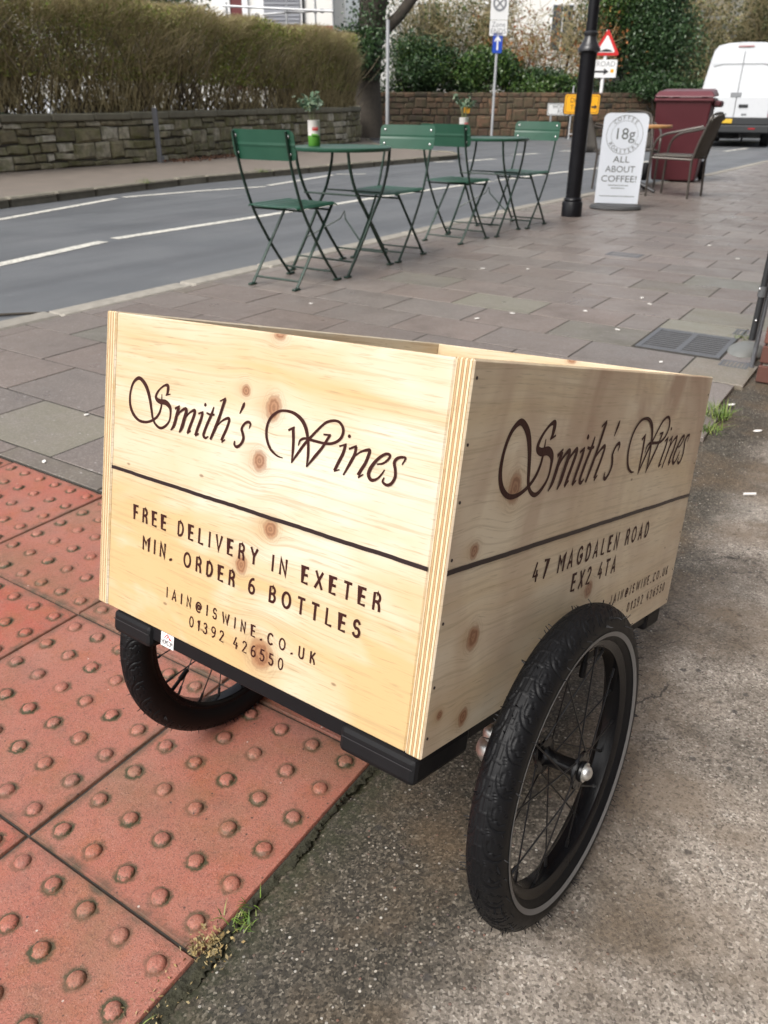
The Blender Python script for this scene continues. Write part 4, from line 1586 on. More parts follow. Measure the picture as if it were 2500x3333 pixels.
bp_.rbox((-0.99, -0.12, 0.36), (0.99, 0.16, 0.56), 0.03)
bp_.rbox((-0.97, -0.06, 0.56), (0.97, 0.12, 0.75), 0.02)
bumper = bp_.build('bumper', M_PLASTIC, van)
MB().rbox((0.45, -0.13, 0.46), (0.63, -0.118, 0.49), 0.004).build('reflector', M_RED_L, bumper)
MB().rbox((-0.52, -0.085, 0.60), (0.0, -0.062, 0.71), 0.006).build('number_plate', M_YPLATE, bumper)
for s in (-1, 1):
    l = MB()
    l.rbox((s * 0.92 - .055, -0.03, 1.05), (s * 0.92 + .055, 0.12, 1.44), 0.02)
    l.rbox((s * 0.935 - .055, -0.025, 0.76), (s * 0.935 + .055, 0.12, 0.86), 0.02)
    lamp = l.build('tail_lamp', M_RED_L, van)
    MB().rbox((s * 0.928 - .05, -0.027, 0.86), (s * 0.928 + .05, 0.12, 1.05), 0.015).build('clear_lens', M_CLEAR_L, lamp)
for (x, y) in ((-0.86, 1.15), (0.86, 1.15), (-0.86, 4.6), (0.86, 4.6)):
    w = MB()
    Mx = Matrix.Translation((x, y, 0.345)) @ Matrix.Rotation(PI / 2, 4, 'Y')
    w.lathe([(0.2, -0.11), (0.33, -0.115), (0.345, -0.09), (0.345, 0.09), (0.33, 0.115), (0.2, 0.11)], 24, Mx)
    wh = w.build('wheel', M_TYRE_FAR, van)
    MB().lathe([(0.0, -0.112), (0.2, -0.105), (0.2, 0.105), (0.0, 0.112)], 20, Mx).build('rim', M_STEEL, wh)
MB().box((-0.75, 0.6, 0.22), (0.75, 4.8, 0.45)).build('underbody', M_BLACK, van)
MB().lathe([(0.05, -0.09), (0.3, -0.1), (0.32, 0), (0.3, 0.1), (0.05, 0.09)], 20, Matrix.Translation((-0.1, 0.75, 0.3))).build('spare_wheel', M_TYRE_FAR, van)
for x in (-0.55, 0.3):
    MB().tube([(x, 0.35, 0.45), (x, 0.35, 0.12)], 0.03, 6).build('mud_flap', M_BLACK, van)
MB().rbox((1.0, 4.3, 1.35), (1.24, 4.45, 1.75), .03).build('mirror', M_PLASTIC, van)


def parked_car(label, loc, rz):
    c = thing('parked_car', label, 'car', loc, rz, 'white cars parked behind the hedge')
    prof = [(-2.05, 0.3), (2.0, 0.3), (2.1, 0.62), (1.95, 0.82), (1.1, 0.95), (0.45, 1.42), (-1.0, 1.46), (-1.85, 0.98), (-2.1, 0.9)]
    Mx = Matrix.Rotation(PI / 2, 4, 'X')
    MB().prism(prof, -0.84, 0.84, Mx).build('body', M_VAN, c, 0.05)
    for s in (-1, 1):
        MB().prism([(0.95, 0.98), (0.42, 1.36), (-0.95, 1.39), (-1.5, 1.0)], s * 0.842 - .004, s * 0.842 + .004, Mx).build('window', M_GLASS, c)
    for x in (-1.3, 1.3):
        for s in (-1, 1):
            MB().lathe([(0.0, -.1), (0.31, -.1), (0.31, .1), (0.0, .1)], 18, Matrix.Translation((x, s * .76, .31)) @ Mx).build('wheel', M_TYRE_FAR, c)
    return c


parked_car('white hatchback glimpsed through the bare stems near the wall post', (-6.3, 18.8, -0.42), math.radians(50))
parked_car('white car glimpsed through the bare stems behind the first bistro table', (-4.3, 23.4, -0.40), math.radians(62))

# ------------------------------------------------------------------ street furniture
M_LAMP = simple('lamp_post_paint', (0.006, 0.006, 0.008), 0.34, var=0.3, scale=20, spec=0.28)
M_PGREY = simple('pale_grey_pole', (0.42, 0.43, 0.44), 0.5, 0.3, var=0.1)
M_SIGNW = simple('sign_white', (0.74, 0.74, 0.73), 0.45, var=0.04)
M_SIGNB = simple('sign_blue', (0.02, 0.07, 0.42), 0.4, var=0.06)
M_SIGNR = simple('sign_red', (0.52, 0.02, 0.02), 0.4, var=0.06)
M_SIGNG = simple('sign_grey', (0.22, 0.225, 0.235), 0.5, var=0.06)
M_SIGNK = simple('sign_black', (0.02, 0.02, 0.022), 0.5, var=0.1)
M_AMBER = simple('diversion_yellow', (0.80, 0.38, 0.012), 0.45, var=0.05)

lp = thing('lamp_post', 'black cast iron street lamp column with flared collar by the tables', 'lamp post', (1.785, 8.03, 0.0))
MB().lathe([(0.098, 0.0), (0.098, 0.125), (0.090, 0.135), (0.082, 0.14)], 12).build('base', M_LAMP, lp)
MB().lathe([(0.080, 0.138), (0.086, 0.15), (0.080, 0.162), (0.070, 0.17), (0.070, 1.32), (0.076, 1.36)], 28).build('shaft', M_LAMP, lp)
MB().lathe([(0.076, 1.36), (0.098, 1.372), (0.098, 1.392), (0.085, 1.41), (0.060, 1.45), (0.05, 1.485), (0.058, 1.495), (0.058, 1.515), (0.048, 1.525)], 28).build('collar', simple('collar_paint', (0.02, 0.02, 0.023), 0.3, 0.1, var=0.3), lp)
MB().lathe([(0.047, 1.52), (0.045, 2.4), (0.04, 3.6), (0.038, 4.4)], 20).build('upper_column', M_LAMP, lp)
MB().lathe([(0.04, 4.4), (0.09, 4.45), (0.16, 4.75), (0.17, 4.78), (0.05, 4.98), (0.0, 5.05)], 8).build('lantern', M_LAMP, lp)


def flat_fr(M, y0):
    return lambda x, y, h: M @ Vector((x, y0 - h, y))


def plate(name, par, w, h, z, mat, rim=0.0, y=0.0, th=0.008, r=0.03):
    pts = []
    for cx, cy, a in ((w / 2 - r, h / 2 - r, 0), (-w / 2 + r, h / 2 - r, 90), (-w / 2 + r, -h / 2 + r, 180), (w / 2 - r, -h / 2 + r, 270)):
        pts += arc(cx, cy, r, r, a, a + 90, 4)
    Mx = Matrix.Translation((0, y, z)) @ Matrix.Rotation(PI / 2, 4, 'X')
    return MB().prism(pts, 0, th, Mx).build(name, mat, par)


sp = thing('parking_sign_post', 'thin grey post carrying zone ends plates and a blue arrow', 'road sign', (3.5, 29.0, 0.0), math.radians(4))
MB().tube([(0, 0, -0.05), (0, 0, 4.6)], 0.042, 10).build('post', M_PGREY, sp)
zp = plate('zone_plate', sp, 0.56, 0.80, 3.74, M_SIGNW, y=-0.05)
m_ = MB()
m_.lathe([(0.155, 0.0), (0.215, 0.0), (0.215, 0.006), (0.155, 0.006)], 32, Matrix.Translation((0, -0.058, 3.78)) @ Matrix.Rotation(PI / 2, 4, 'X'), closed=True)
for a in (45, 135):
    m_.box((-0.19, -0.0668, -0.02), (0.19, -0.0648 + (a - 45) * 1e-5, 0.02), Matrix.Translation((0, 0, 3.78)) @ Matrix.Rotation(math.radians(a), 4, 'Y'))
m_.build('crossed_circle', M_SIGNG, zp)
ep = plate('ends_plate', sp, 0.56, 0.42, 3.12, M_SIGNW, y=-0.05)
put('lettering', font_mesh('Zone', 0.2, M_SIGNG, lambda x, y, h: (x, -0.0595, 3.21 + y)), ep)
put('lettering', font_mesh('ENDS', 0.2, M_SIGNG, lambda x, y, h: (x, -0.0595, 3.03 + y)), ep)
bp2 = plate('arrow_plate', sp, 0.31, 0.56, 2.72, M_SIGNB, y=-0.05)
m_ = MB()
m_.prism([(-0.025, -0.2), (0.025, -0.2), (0.025, 0.08), (0.10, 0.02), (0.10, 0.08), (0.0, 0.2), (-0.10, 0.08), (-0.10, 0.02), (-0.025, 0.08)], 0.0, 0.002, Matrix.Translation((0, -0.0585, 2.72)) @ Matrix.Rotation(PI / 2, 4, 'X'))
m_.build('arrow', M_SIGNW, bp2)

pl = thing('pale_pole', 'slim pale grey pole standing alone at the end of the hedge', 'pole', (0.02, 26.3, 0.0))
MB().tube([(0, 0, -0.05), (0, 0, 3.06)], 0.05, 12).build('pole', M_PGREY, pl)
MB().lathe([(0.052, 3.06), (0.052, 3.1), (0, 3.11)], 12).build('cap', M_PGREY, pl)
wp = thing('wall_post', 'flat grey metal post fixed against the low stone wall', 'post', (-3.93, 14.95, FZ), math.radians(-28))
MB().rbox((-0.045, -0.045, -0.02), (0.045, 0.0, 0.85), 0.006).build('post', simple('grey_post', (0.16, 0.165, 0.18), 0.5, 0.4, var=0.2), wp)
MB().rbox((-0.06, -0.012, 0.0), (0.06, 0.03, 0.1), 0.005).build('foot', simple('grey_foot', (0.14, 0.145, 0.155), 0.5, 0.4), wp)

# warning triangle
wt = thing('warning_sign', 'red bordered warning triangle over a white arrow plate on a post', 'road sign', (7.70, 31.95, -0.56), math.radians(-8))
wt.scale = (1.55, 1.55, 1.55)
MB().tube([(0, 0.04, 0), (0, 0.04, 2.5)], 0.04, 10).build('post', M_SIGNW, wt)
Mx = Matrix.Translation((0, 0, 2.0)) @ Matrix.Rotation(PI / 2, 4, 'X')


def tri(s, r):
    h = s * 0.866
    c = [(-s / 2, 0), (s / 2, 0), (0, h)]
    cen = (0, h / 3)
    pts = []
    for (x, y), a in zip(c, (210, 330, 90)):
        ix, iy = cen[0] + (x - cen[0]) * (1 - 2 * r / (s * 0.577)), cen[1] + (y - cen[1]) * (1 - 2 * r / (s * 0.577))
        pts += arc(ix, iy, r, r, a - 60, a + 60, 5)
    return pts


tr = MB().prism(tri(0.62, 0.035), 0.0, 0.008, Mx).build('triangle', M_SIGNR, wt)
wi = MB().prism([(x, y + 0.0) for x, y in [(p[0] * 0.66, 0.179 + (p[1] - 0.179) * 0.66) for p in tri(0.62, 0.03)]], 0.0085, 0.0105, Mx).build('white_field', M_SIGNW, tr)
MB().prism([(-0.15, 0.075), (0.15, 0.075), (0.12, 0.10), (0.05, 0.125), (-0.02, 0.13), (-0.08, 0.11)], 0.011, 0.0125, Mx).build('symbol', M_SIGNK, tr)
ap = plate('arrow_plate', wt, 0.56, 0.36, 1.74, M_SIGNW, y=0.0)
put('lettering', font_mesh('ROAD', 0.15, M_SIGNG, lambda x, y, h: (x + 0.03, -0.0095, 1.83 + y)), ap)
MB().prism([(-0.22, -0.02), (0.0, -0.02), (0.0, -0.07), (0.11, 0.0), (0.0, 0.07), (0.0, 0.02), (-0.22, 0.02)], 0.0, 0.0015, Matrix.Translation((0.0, -0.0085, 1.68)) @ Matrix.Rotation(PI / 2, 4, 'X')).build('arrow', M_SIGNK, ap)
MB().rbox((0.15, -0.0105, 1.66), (0.22, -0.0085, 1.73), .001).build('sticker', M_AMBER, ap)

# street nameplate, low on two legs
sn = thing('street_nameplate', 'low white street nameplate on legs in front of the red wall', 'street sign', (6.25, 30.9, -0.05), math.radians(2))
plate('plate', sn, 1.25, 0.37, 0.90, M_SIGNW, y=-0.03)
nm = sn.children[0]
plate('border', nm, 1.21, 0.33, 0.90, M_SIGNK, y=-0.0385, th=0.001)
plate('face', nm, 1.18, 0.30, 0.90, M_SIGNW, y=-0.040, th=0.001)
for txt, z in (('WONFORD', 0.975), ('ROAD', 0.83)):
    put('lettering', font_mesh(txt, 0.165, M_SIGNK, (lambda z0: lambda x, y, h: (x * 0.9 - 0.06, -0.0425, z0 + y))(z)), nm)
for x in (-0.48, 0.48):
    MB().tube([(x, 0, 0), (x, 0, 1.05)], 0.03, 8).build('leg', M_PGREY, sn)

# yellow diversion sign on a folding frame
ds = thing('diversion_sign', 'yellow diversion board on a black folding frame behind the lamp post', 'road sign', (6.5, 29.4, -0.05), math.radians(-4))
for x in (-0.34, 0.34):
    MB().tube([(x, 0.0, 0.0), (x * 0.9, 0.22, 1.6)], 0.022, 6).build('leg', M_PGREY, ds)
    MB().tube([(x, 0.55, 0.0), (x * 0.9, 0.24, 1.6)], 0.022, 6).build('leg', M_SIGNK, ds)
MB().tube([(-0.34, 0.02, 0.16), (0.34, 0.02, 0.16)], 0.02, 6).build('crossbar', M_PGREY, ds)
dp = plate('board', ds, 1.20, 0.64, 1.06, M_SIGNK, y=0.06, r=0.08)
plate('face', dp, 1.14, 0.58, 1.06, M_AMBER, y=0.051, th=0.002, r=0.07)
plate('border', dp, 1.06, 0.50, 1.06, M_SIGNK, y=0.0485, th=0.001, r=0.05)
plate('inner_face', dp, 1.03, 0.47, 1.06, M_AMBER, y=0.047, th=0.001, r=0.045)
put('lettering', font_mesh('Diverted', 0.2, M_SIGNK, lambda x, y, h: (x - 0.04, 0.0445, 1.17 + y)), dp)
put('lettering', font_mesh('Traffic', 0.2, M_SIGNK, lambda x, y, h: (x - 0.12, 0.0445, 0.96 + y)), dp)
MB().prism([(-0.06, -0.03), (0.04, -0.03), (0.04, -0.08), (0.13, 0.0), (0.04, 0.08), (0.04, 0.03), (-0.06, 0.03)], 0.0, 0.0015, Matrix.Translation((0.38, 0.0455, 0.98)) @ Matrix.Rotation(PI / 2, 4, 'X')).build('arrow', M_SIGNK, dp)

hy = thing('hydrant_plate', 'small yellow plate with black marks on the red wall', 'sign', (2.82, 31.0, 0.70), math.radians(8))
plate('plate', hy, 0.2, 0.28, 0.15, M_AMBER, y=0.0)
MB().box((-0.05, -0.0105, 0.05), (-0.03, -0.0085, 0.25)).box((0.03, -0.0105, 0.05), (0.05, -0.0085, 0.25)).box((-0.03, -0.0103, 0.14), (0.03, -0.0087, 0.16)).build('mark', M_SIGNK, hy.children[0])

# ------------------------------------------------------------------ bistro chairs and tables
def m_green():
    n = NT('green_enamel', 0.32, 0, 0.5)
    co = n.coord()
    f = n.noise(co, 9.0, 4.0)
    n.base(n.mix(f, (0.010, 0.055, 0.031), (0.018, 0.078, 0.047)))
    n.rough(n.math('ADD', n.math('MULTIPLY', f, 0.2), 0.28))
    return n.m


M_GREEN = m_green()
M_GREEN_D = simple('dark_green_steel', (0.008, 0.030, 0.019), 0.4, var=0.25)
M_SCREW = simple('bright_screw', (0.75, 0.75, 0.74), 0.25, 0.9, var=0.1)

UPR = [(-0.262, 0.815), (-0.240, 0.70), (-0.205, 0.58), (-0.150, 0.44), (-0.085, 0.33), (0.03, 0.17), (0.165, 0.012)]


def make_chair(label, group):
    t = thing('bistro_chair', label, 'chair', (0, 0, 0), 0, group)
    up_ = [UPR[0]] + [tuple(p) for p in spline(UPR, 5)][1:]
    for s in (-1, 1):
        MB().tube([(s * 0.178, y, z) for y, z in up_], 0.0095, 8, flat=0.7).build('upright', M_GREEN_D, t)
        MB().tube([(s * 0.160, 0.165, 0.430), (s * 0.160, -0.20, 0.012)], 0.0095, 8, flat=0.7).build('leg', M_GREEN_D, t)
        MB().rbox((s * 0.178 - .014, 0.145, 0.0), (s * 0.178 + .014, 0.205, 0.012), .004).rbox((s * 0.16 - .014, -0.235, 0.0), (s * 0.16 + .014, -0.18, 0.012), .004).build('foot', M_GREEN_D, t)
    for (y, z, w) in ((-0.175, 0.045, 0.16), (0.125, 0.058, 0.178), (0.15, 0.40, 0.16), (-0.135, 0.418, 0.178)):
        MB().tube([(-w, y, z), (w, y, z)], 0.0062, 6).build('stretcher', M_GREEN_D, t)
    # seat: pressed sheet with shallow ribs, bowed front edge and rolled rim
    nx, ny = 42, 18
    V, F = [], []
    for layer in (0, 1):
        for j in range(ny + 1):
            v = j / ny
            for i in range(nx + 1):
                u = i / nx * 2 - 1
                bow = 0.035 * (1 - u * u)
                y = -0.185 - bow * 0.4 + (0.385 + bow * 1.4) * v
                x = u * (0.186 - 0.012 * abs(v - 0.5) ** 2 * 4)
                rib = 0.003 * (1 if (i % 6) in (2, 3, 4) else 0) * (1 if 1 < j < ny - 1 else 0)
                edge = 0.010 * max(0, (abs(u) - 0.93) / 0.07) + 0.012 * max(0, (v - 0.93) / 0.07)
                z = 0.442 - 0.006 * (1 - u * u) + rib - edge - 0.004 * layer
                V.append((x, y, z))
    W_ = nx + 1
    N_ = W_ * (ny + 1)
    for j in range(ny):
        for i in range(nx):
            a = j * W_ + i
            F.append((a, a + 1, a + 1 + W_, a + W_))
            F.append((N_ + a, N_ + a + W_, N_ + a + 1 + W_, N_ + a + 1))
    for i in range(nx):
        F.append((i, N_ + i, N_ + i + 1, i + 1))
        a = ny * W_ + i
        F.append((a, a + 1, N_ + a + 1, N_ + a))
    for j in range(ny):
        a = j * W_
        F.append((a, a + W_, N_ + a + W_, N_ + a))
        a = j * W_ + nx
        F.append((a, N_ + a, N_ + a + W_, a + W_))
    MB().add(V, F).build('seat', M_GREEN, t)
    # backrest: curved sheet, rounded corners, one pressed crease
    nx, nz = 28, 12
    V, F = [], []
    hw, hh, cr = 0.212, 0.074, 0.03
    for layer in (0, 1):
        for j in range(nz + 1):
            b = j / nz * 2 - 1
            for i in range(nx + 1):
                a = i / nx * 2 - 1
                x, z = a * hw, b * hh
                ex, ez = abs(x) - (hw - cr), abs(z) - (hh - cr)
                if ex > 0 and ez > 0:
                    m = max(ex, ez)
                    L = math.hypot(ex, ez)
                    k = m / L
                    x = math.copysign(hw - cr + ex * k, x)
                    z = math.copysign(hh - cr + ez * k, z)
                crease = 0.0025 if j == nz // 2 else 0.0
                y = -0.252 + 0.022 * a * a - 0.16 * (z + 0.0) - crease + 0.003 * layer
                V.append((x, y, 0.748 + z))
    W_ = nx + 1
    N_ = W_ * (nz + 1)
    for j in range(nz):
        for i in range(nx):
            a = j * W_ + i
            F.append((a, a + 1, a + 1 + W_, a + W_))
            F.append((N_ + a, N_ + a + W_, N_ + a + 1 + W_, N_ + a + 1))
    for i in range(nx):
        F.append((i, N_ + i, N_ + i + 1, i + 1))
        a = nz * W_ + i
        F.append((a, a + 1, N_ + a + 1, N_ + a))
    for j in range(nz):
        a = j * W_
        F.append((a, a + W_, N_ + a + W_, N_ + a))
        a = j * W_ + nx
        F.append((a, N_ + a, N_ + a + W_, a + W_))
    bk = MB().add(V, F).build('backrest', M_GREEN, t)
    for sx in (-1, 1):
        for sz in (-0.042, 0.042):
            x = sx * 0.178
            y = -0.252 + 0.022 * (x / hw) ** 2 - 0.16 * sz
            for side in (-1, 1):
                MB().sphere((x, y + side * 0.004 + 0.0015, 0.748 + sz), (0.0085, 0.005, 0.0085), 10, 6).build('screw', M_SCREW, bk)
    return t


GC = 'green folding bistro chairs along the kerb'
CP = -3.035
FB = math.atan2(BX.y, BX.x) - PI / 2          # rotation that faces along the street, away from the viewer
chair = make_chair('dark green folding chair nearest the cart, its back to the viewer', GC)
chair.location = PR(CP, 3.74)
chair.rotation_euler = (0, 0, FB + 0.02)
dup(chair, PR(CP - 0.02, 4.80), FB + PI + 0.03, 'pale lit green folding chair facing the viewer across the first table', GC)
dup(chair, PR(CP - 0.01, 5.77), FB - 0.03, 'dark green folding chair back to back with the first pair, before the second table', GC)
dup(chair, PR(CP + 0.04, 6.84), FB + PI - 0.04, 'green folding chair farthest along, facing back beside the lamp post', GC)


def make_table(label, group):
    t = thing('bistro_table', label, 'table', (0, 0, 0), 0, group)
    MB().lathe([(0.0, 0.700), (0.285, 0.700), (0.298, 0.694), (0.303, 0.700), (0.303, 0.712), (0.298, 0.7155), (0.286, 0.713), (0.0, 0.713)], 48).build('tabletop', M_GREEN, t)
    S_ = [(0.205, 0.695), (0.185, 0.60), (0.125, 0.47), (0.02, 0.345), (-0.10, 0.19), (-0.255, 0.012)]
    for sx in (-1, 1):
        for sy in (-1, 1):
            o_ = 0.205 + 0.012 * sy
            MB().tube([(sx * o_, sy * y, z) for y, z in [tuple(p) for p in spline(S_, 5)]], 0.0105, 8, flat=0.75).build('leg', M_GREEN_D, t)
            MB().rbox((sx * o_ - .014, -sy * 0.26 - .028, 0.0), (sx * o_ + .014, -sy * 0.26 + .028, 0.012), .004).build('foot', M_GREEN_D, t)
    for (y, z) in ((0.12, 0.455), (-0.12, 0.455), (0.20, 0.085), (-0.20, 0.085)):
        MB().tube([(-0.205, y, z), (0.205, y, z)], 0.006, 6).build('stretcher', M_GREEN_D, t)
    MB().tube([(-0.205, -0.10, 0.19), (-0.02, 0.0, 0.30), (0.0, 0.02, 0.345), (0.02, 0.0, 0.30), (0.205, -0.10, 0.19)], 0.005, 6).build('brace', M_GREEN_D, t)
    return t


GT = 'round green bistro tables'
table = make_table('round green bistro table nearest the cart with a tin of sprigs', GT)
table.location = PR(CP - 0.03, 4.27)
table.rotation_euler = (0, 0, FB)
dup(table, PR(CP - 0.02, 6.31), FB + 0.04, 'round green bistro table beside the lamp post', GT)

M_TIN_W = simple('tin_white', (0.66, 0.63, 0.60), 0.35, 0.1, var=0.06)
M_TIN_G = simple('tin_green', (0.09, 0.26, 0.035), 0.35, 0.1, var=0.2)
M_TIN_R = simple('tin_red', (0.50, 0.03, 0.03), 0.4)
M_SPRIG = m_leaf('sprig_leaf', [(0.06, 0.12, 0.07), (0.12, 0.19, 0.12), (0.24, 0.31, 0.22), (0.10, 0.13, 0.05)], 0.45)


def make_tin(label, loc, rz, grp):
    t = thing('potted_sprigs', label, 'plant', loc, rz, grp)
    MB().lathe([(0.0355, 0.0), (0.037, 0.002), (0.037, 0.058)], 28).build('tin_base', M_TIN_G, t)
    tin = MB().lathe([(0.037, 0.058), (0.037, 0.138), (0.0385, 0.141), (0.036, 0.142), (0.034, 0.13), (0.0, 0.128)], 28).build('tin', M_TIN_W, t)
    mb = MB()
    for k in range(9):
        a = -1.95 + k * 0.115
        z = 0.086
        for (da, zz) in (((0, 0.012), (0.05, 0.0)) if k % 2 else ((0.0, 0.0), (0.04, 0.010))):
            c = a + da
            mb.tube([(0.0375 * math.cos(c), 0.0375 * math.sin(c), z), (0.0375 * math.cos(c + .03), 0.0375 * math.sin(c + .03), z + 0.008 + zz)], 0.0013, 4)
    mb.build('label_print', M_TIN_R, tin)
    mb = MB()
    for k in range(7):
        c = -2.0 + k * 0.16
        mb.sphere((0.0365 * math.cos(c), 0.0365 * math.sin(c), 0.060 + R.uniform(-.003, .006)), (0.005, 0.005, 0.009), 6, 4)
    mb.build('label_art', M_TIN_G, tin)
    mb = MB()
    C = []
    for k in range(8):
        a = R.uniform(0, 2 * PI)
        sprd = R.uniform(0.02, 0.095)
        hgt = R.uniform(0.20, 0.315)
        p = [Vector((0.012 * math.cos(a), 0.012 * math.sin(a), 0.125)), Vector((sprd * .4 * math.cos(a), sprd * .4 * math.sin(a), 0.2)), Vector((sprd * math.cos(a), sprd * math.sin(a), hgt))]
        mb.tube(p, [0.0022, 0.0018, 0.001], 5)
        for q in range(22):
            u = R.uniform(0.35, 1.0)
            b_ = p[1].lerp(p[2], u)
            C.append((b_.x + R.gauss(0, .014), b_.y + R.gauss(0, .014), b_.z + R.gauss(0, .008)))
    mb.build('stem', m_leaf('sprig_stem', [(0.10, 0.12, 0.05), (0.18, 0.19, 0.09)]), t)
    put('foliage', leaf_mesh('foliage', np.array(C), 0.038, M_SPRIG, asp=0.45), t)
    return t


GP = 'tins of leafy sprigs on the bistro tables'
make_tin('leafy sprigs in a white and green tin on the table nearest the cart', PR(CP - 0.21, 4.235, 0.7135), 0.2, GP)
make_tin('leafy sprigs in a white and green tin on the table by the lamp post', PR(CP - 0.24, 6.25, 0.7135), 0.4, GP)

# ------------------------------------------------------------------ coffee sign, rattan chairs, cafe table, bin
ab = thing('pavement_sign', 'white upright coffee sign with rounded top on a dark oval base', 'sign', (2.37, 8.66, 0.0), math.radians(-15))
M_BOARD = simple('board_white', (0.66, 0.70, 0.76), 0.35, var=0.03)
M_PRINT = simple('board_print', (0.10, 0.11, 0.105), 0.5, var=0.1)
M_BASE = simple('board_base', (0.055, 0.056, 0.058), 0.6, var=0.2)
bw, bz0, bz1 = 0.215, 0.055, 0.885
pts = [(-bw, bz0), (bw, bz0)] + arc(bw - 0.06, bz1 - 0.06, 0.06, 0.06, 0, 90, 6) + arc(-bw + 0.06, bz1 - 0.06, 0.06, 0.06, 90, 180, 6)
XZ = Matrix.Rotation(PI / 2, 4, 'X')
bd = MB().prism(pts, -0.018, 0.018, XZ).build('board', M_BOARD, ab)
MB().lathe([(0.0, 0.0), (0.25, 0.0), (0.26, 0.012), (0.25, 0.035), (0.18, 0.05), (0.0, 0.055)], 32, Matrix.Diagonal((1, 0.72, 1, 1))).build('base', M_BASE, ab)
yb = -0.0192
mb = MB()
for (ra, rb_) in ((0.176, 0.172), (0.128, 0.1255)):
    n = 48
    V = []
    for k in range(n):
        a = 2 * PI * k / n
        V += [(ra * math.cos(a), yb, 0.69 + ra * math.sin(a)), (rb_ * math.cos(a), yb, 0.69 + rb_ * math.sin(a))]
    mb.add(V, [(2 * k, 2 * k + 1, (2 * k + 3) % (2 * n), (2 * k + 2) % (2 * n)) for k in range(n)])
mb.build('ring', M_PRINT, bd)


def on_arc(word, r, a_mid, size, flip):
    n = len(word)
    for i, ch in enumerate(word):
        stp = 0.285
        a = a_mid + (stp if flip else -stp) * (i - (n - 1) / 2)
        def fr(x, y, h, a=a):
            rr = r + (-y if flip else y)
            tx = (-x if not flip else x)
            aa = a + tx / r * (1 if not flip else 1)
            return (rr * math.cos(aa), yb - 0.0002, 0.69 + rr * math.sin(aa))
        put('letter', font_mesh(ch, size, M_PRINT, fr), bd)


on_arc('COFFEE', 0.151, PI / 2, 0.05, False)
on_arc('ROASTERS', 0.151, -PI / 2, 0.05, True)
put('lettering', font_mesh('18g', 0.145, M_PRINT, lambda x, y, h: (x, yb - 0.0003, 0.695 + y)), bd)
for txt, z, s, w in (('ALL', 0.465, 0.085, 0.16), ('ABOUT', 0.375, 0.085, 0.29), ('COFFEE!', 0.285, 0.085, 0.345)):
    put('lettering', font_mesh(txt, s, M_PRINT, (lambda z: lambda x, y, h: (x, yb - 0.0003, z + y))(z), w), bd)
for z, w in ((0.222, 0.20), (0.196, 0.13), (0.120, 0.34)):
    mb = MB()
    x = -w / 2
    while x < w / 2:
        l = R.uniform(0.008, 0.02)
        mb.add([(x, yb, z), (x + l, yb, z), (x + l, yb, z + 0.008), (x, yb, z + 0.008)], [(0, 1, 2, 3)])
        x += l + 0.005
    mb.build('small_print', M_PRINT, bd)

M_RATTAN = NT('grey_weave', 0.7)
_n = M_RATTAN
_x, _y, _z = _n.sep(_n.coord())
_a = _n.math('SINE', _n.math('MULTIPLY', _n.math('ADD', _x, _y), 330.0))
_b = _n.math('SINE', _n.math('MULTIPLY', _n.math('ADD', _z, _n.math('MULTIPLY', _y, .5)), 330.0))
_h = _n.math('MULTIPLY', _a, _b)
_n.base(_n.mix(_n.smooth(_h, -0.6, 0.6), (0.03, 0.026, 0.022), (0.15, 0.135, 0.118)))
_n.bump(_h, 0.5, 0.004)
M_RATTAN = _n.m
M_ALU = simple('bronze_tube', (0.085, 0.075, 0.066), 0.35, 0.4, var=0.2)


def sheet(mb, rows, th):
    """curved panel from a grid of points"""
    m, n = len(rows), len(rows[0])
    V = [p for r_ in rows for p in r_]
    F = [(i * n + k, i * n + k + 1, (i + 1) * n + k + 1, (i + 1) * n + k) for i in range(m - 1) for k in range(n - 1)]
    mb.add(V, F, 0, True)


def make_rattan(label, group):
    t = thing('woven_armchair', label, 'chair', (0, 0, 0), 0, group)
    for s in (-1, 1):
        MB().tube([tuple(p) for p in spline([(s * .25, .25, 0), (s * .25, .25, .3), (s * .255, .23, .55), (s * .26, .14, .655), (s * .26, -.05, .70), (s * .235, -.29, .75)], 4)], .014, 8).build('arm_frame', M_ALU, t)
        MB().tube([(s * .24, -.24, 0), (s * .235, -.22, .40), (s * .225, -.27, .60), (s * .20, -.34, .82)], .014, 8).build('leg', M_ALU, t)
        MB().tube([(s * .25, .24, .42), (s * .235, -.22, .41)], .012, 8).build('side_rail', M_ALU, t)
    MB().tube([tuple(p) for p in spline([(-.20, -.335, .81), (-.15, -.355, .865), (0, -.375, .885), (.15, -.355, .865), (.20, -.335, .81)], 4)], .014, 8).build('top_rail', M_ALU, t)
    mb = MB()
    sheet(mb, [[(-.235 + .47 * k / 6, .26 - .5 * j / 6, .432 - .02 * math.sin(PI * k / 6) * math.sin(PI * j / 6)) for k in range(7)] for j in range(7)], .01)
    se = mb.build('seat', M_RATTAN, t)
    so_ = se.modifiers.new('thick', 'SOLIDIFY')
    so_.thickness = .02
    mb = MB()
    sheet(mb, [[((-.215 + .43 * k / 6) * (1 - .06 * j / 6), -.225 - .15 * (j / 6) ** 1.2 - .03 * math.sin(PI * k / 6), .43 + .44 * j / 6 - (.05 * ((k - 3) / 3) ** 2 if j == 6 else 0)) for k in range(7)] for j in range(7)], .01)
    ba = mb.build('backrest', M_RATTAN, t)
    so_ = ba.modifiers.new('thick', 'SOLIDIFY')
    so_.thickness = .018
    return t


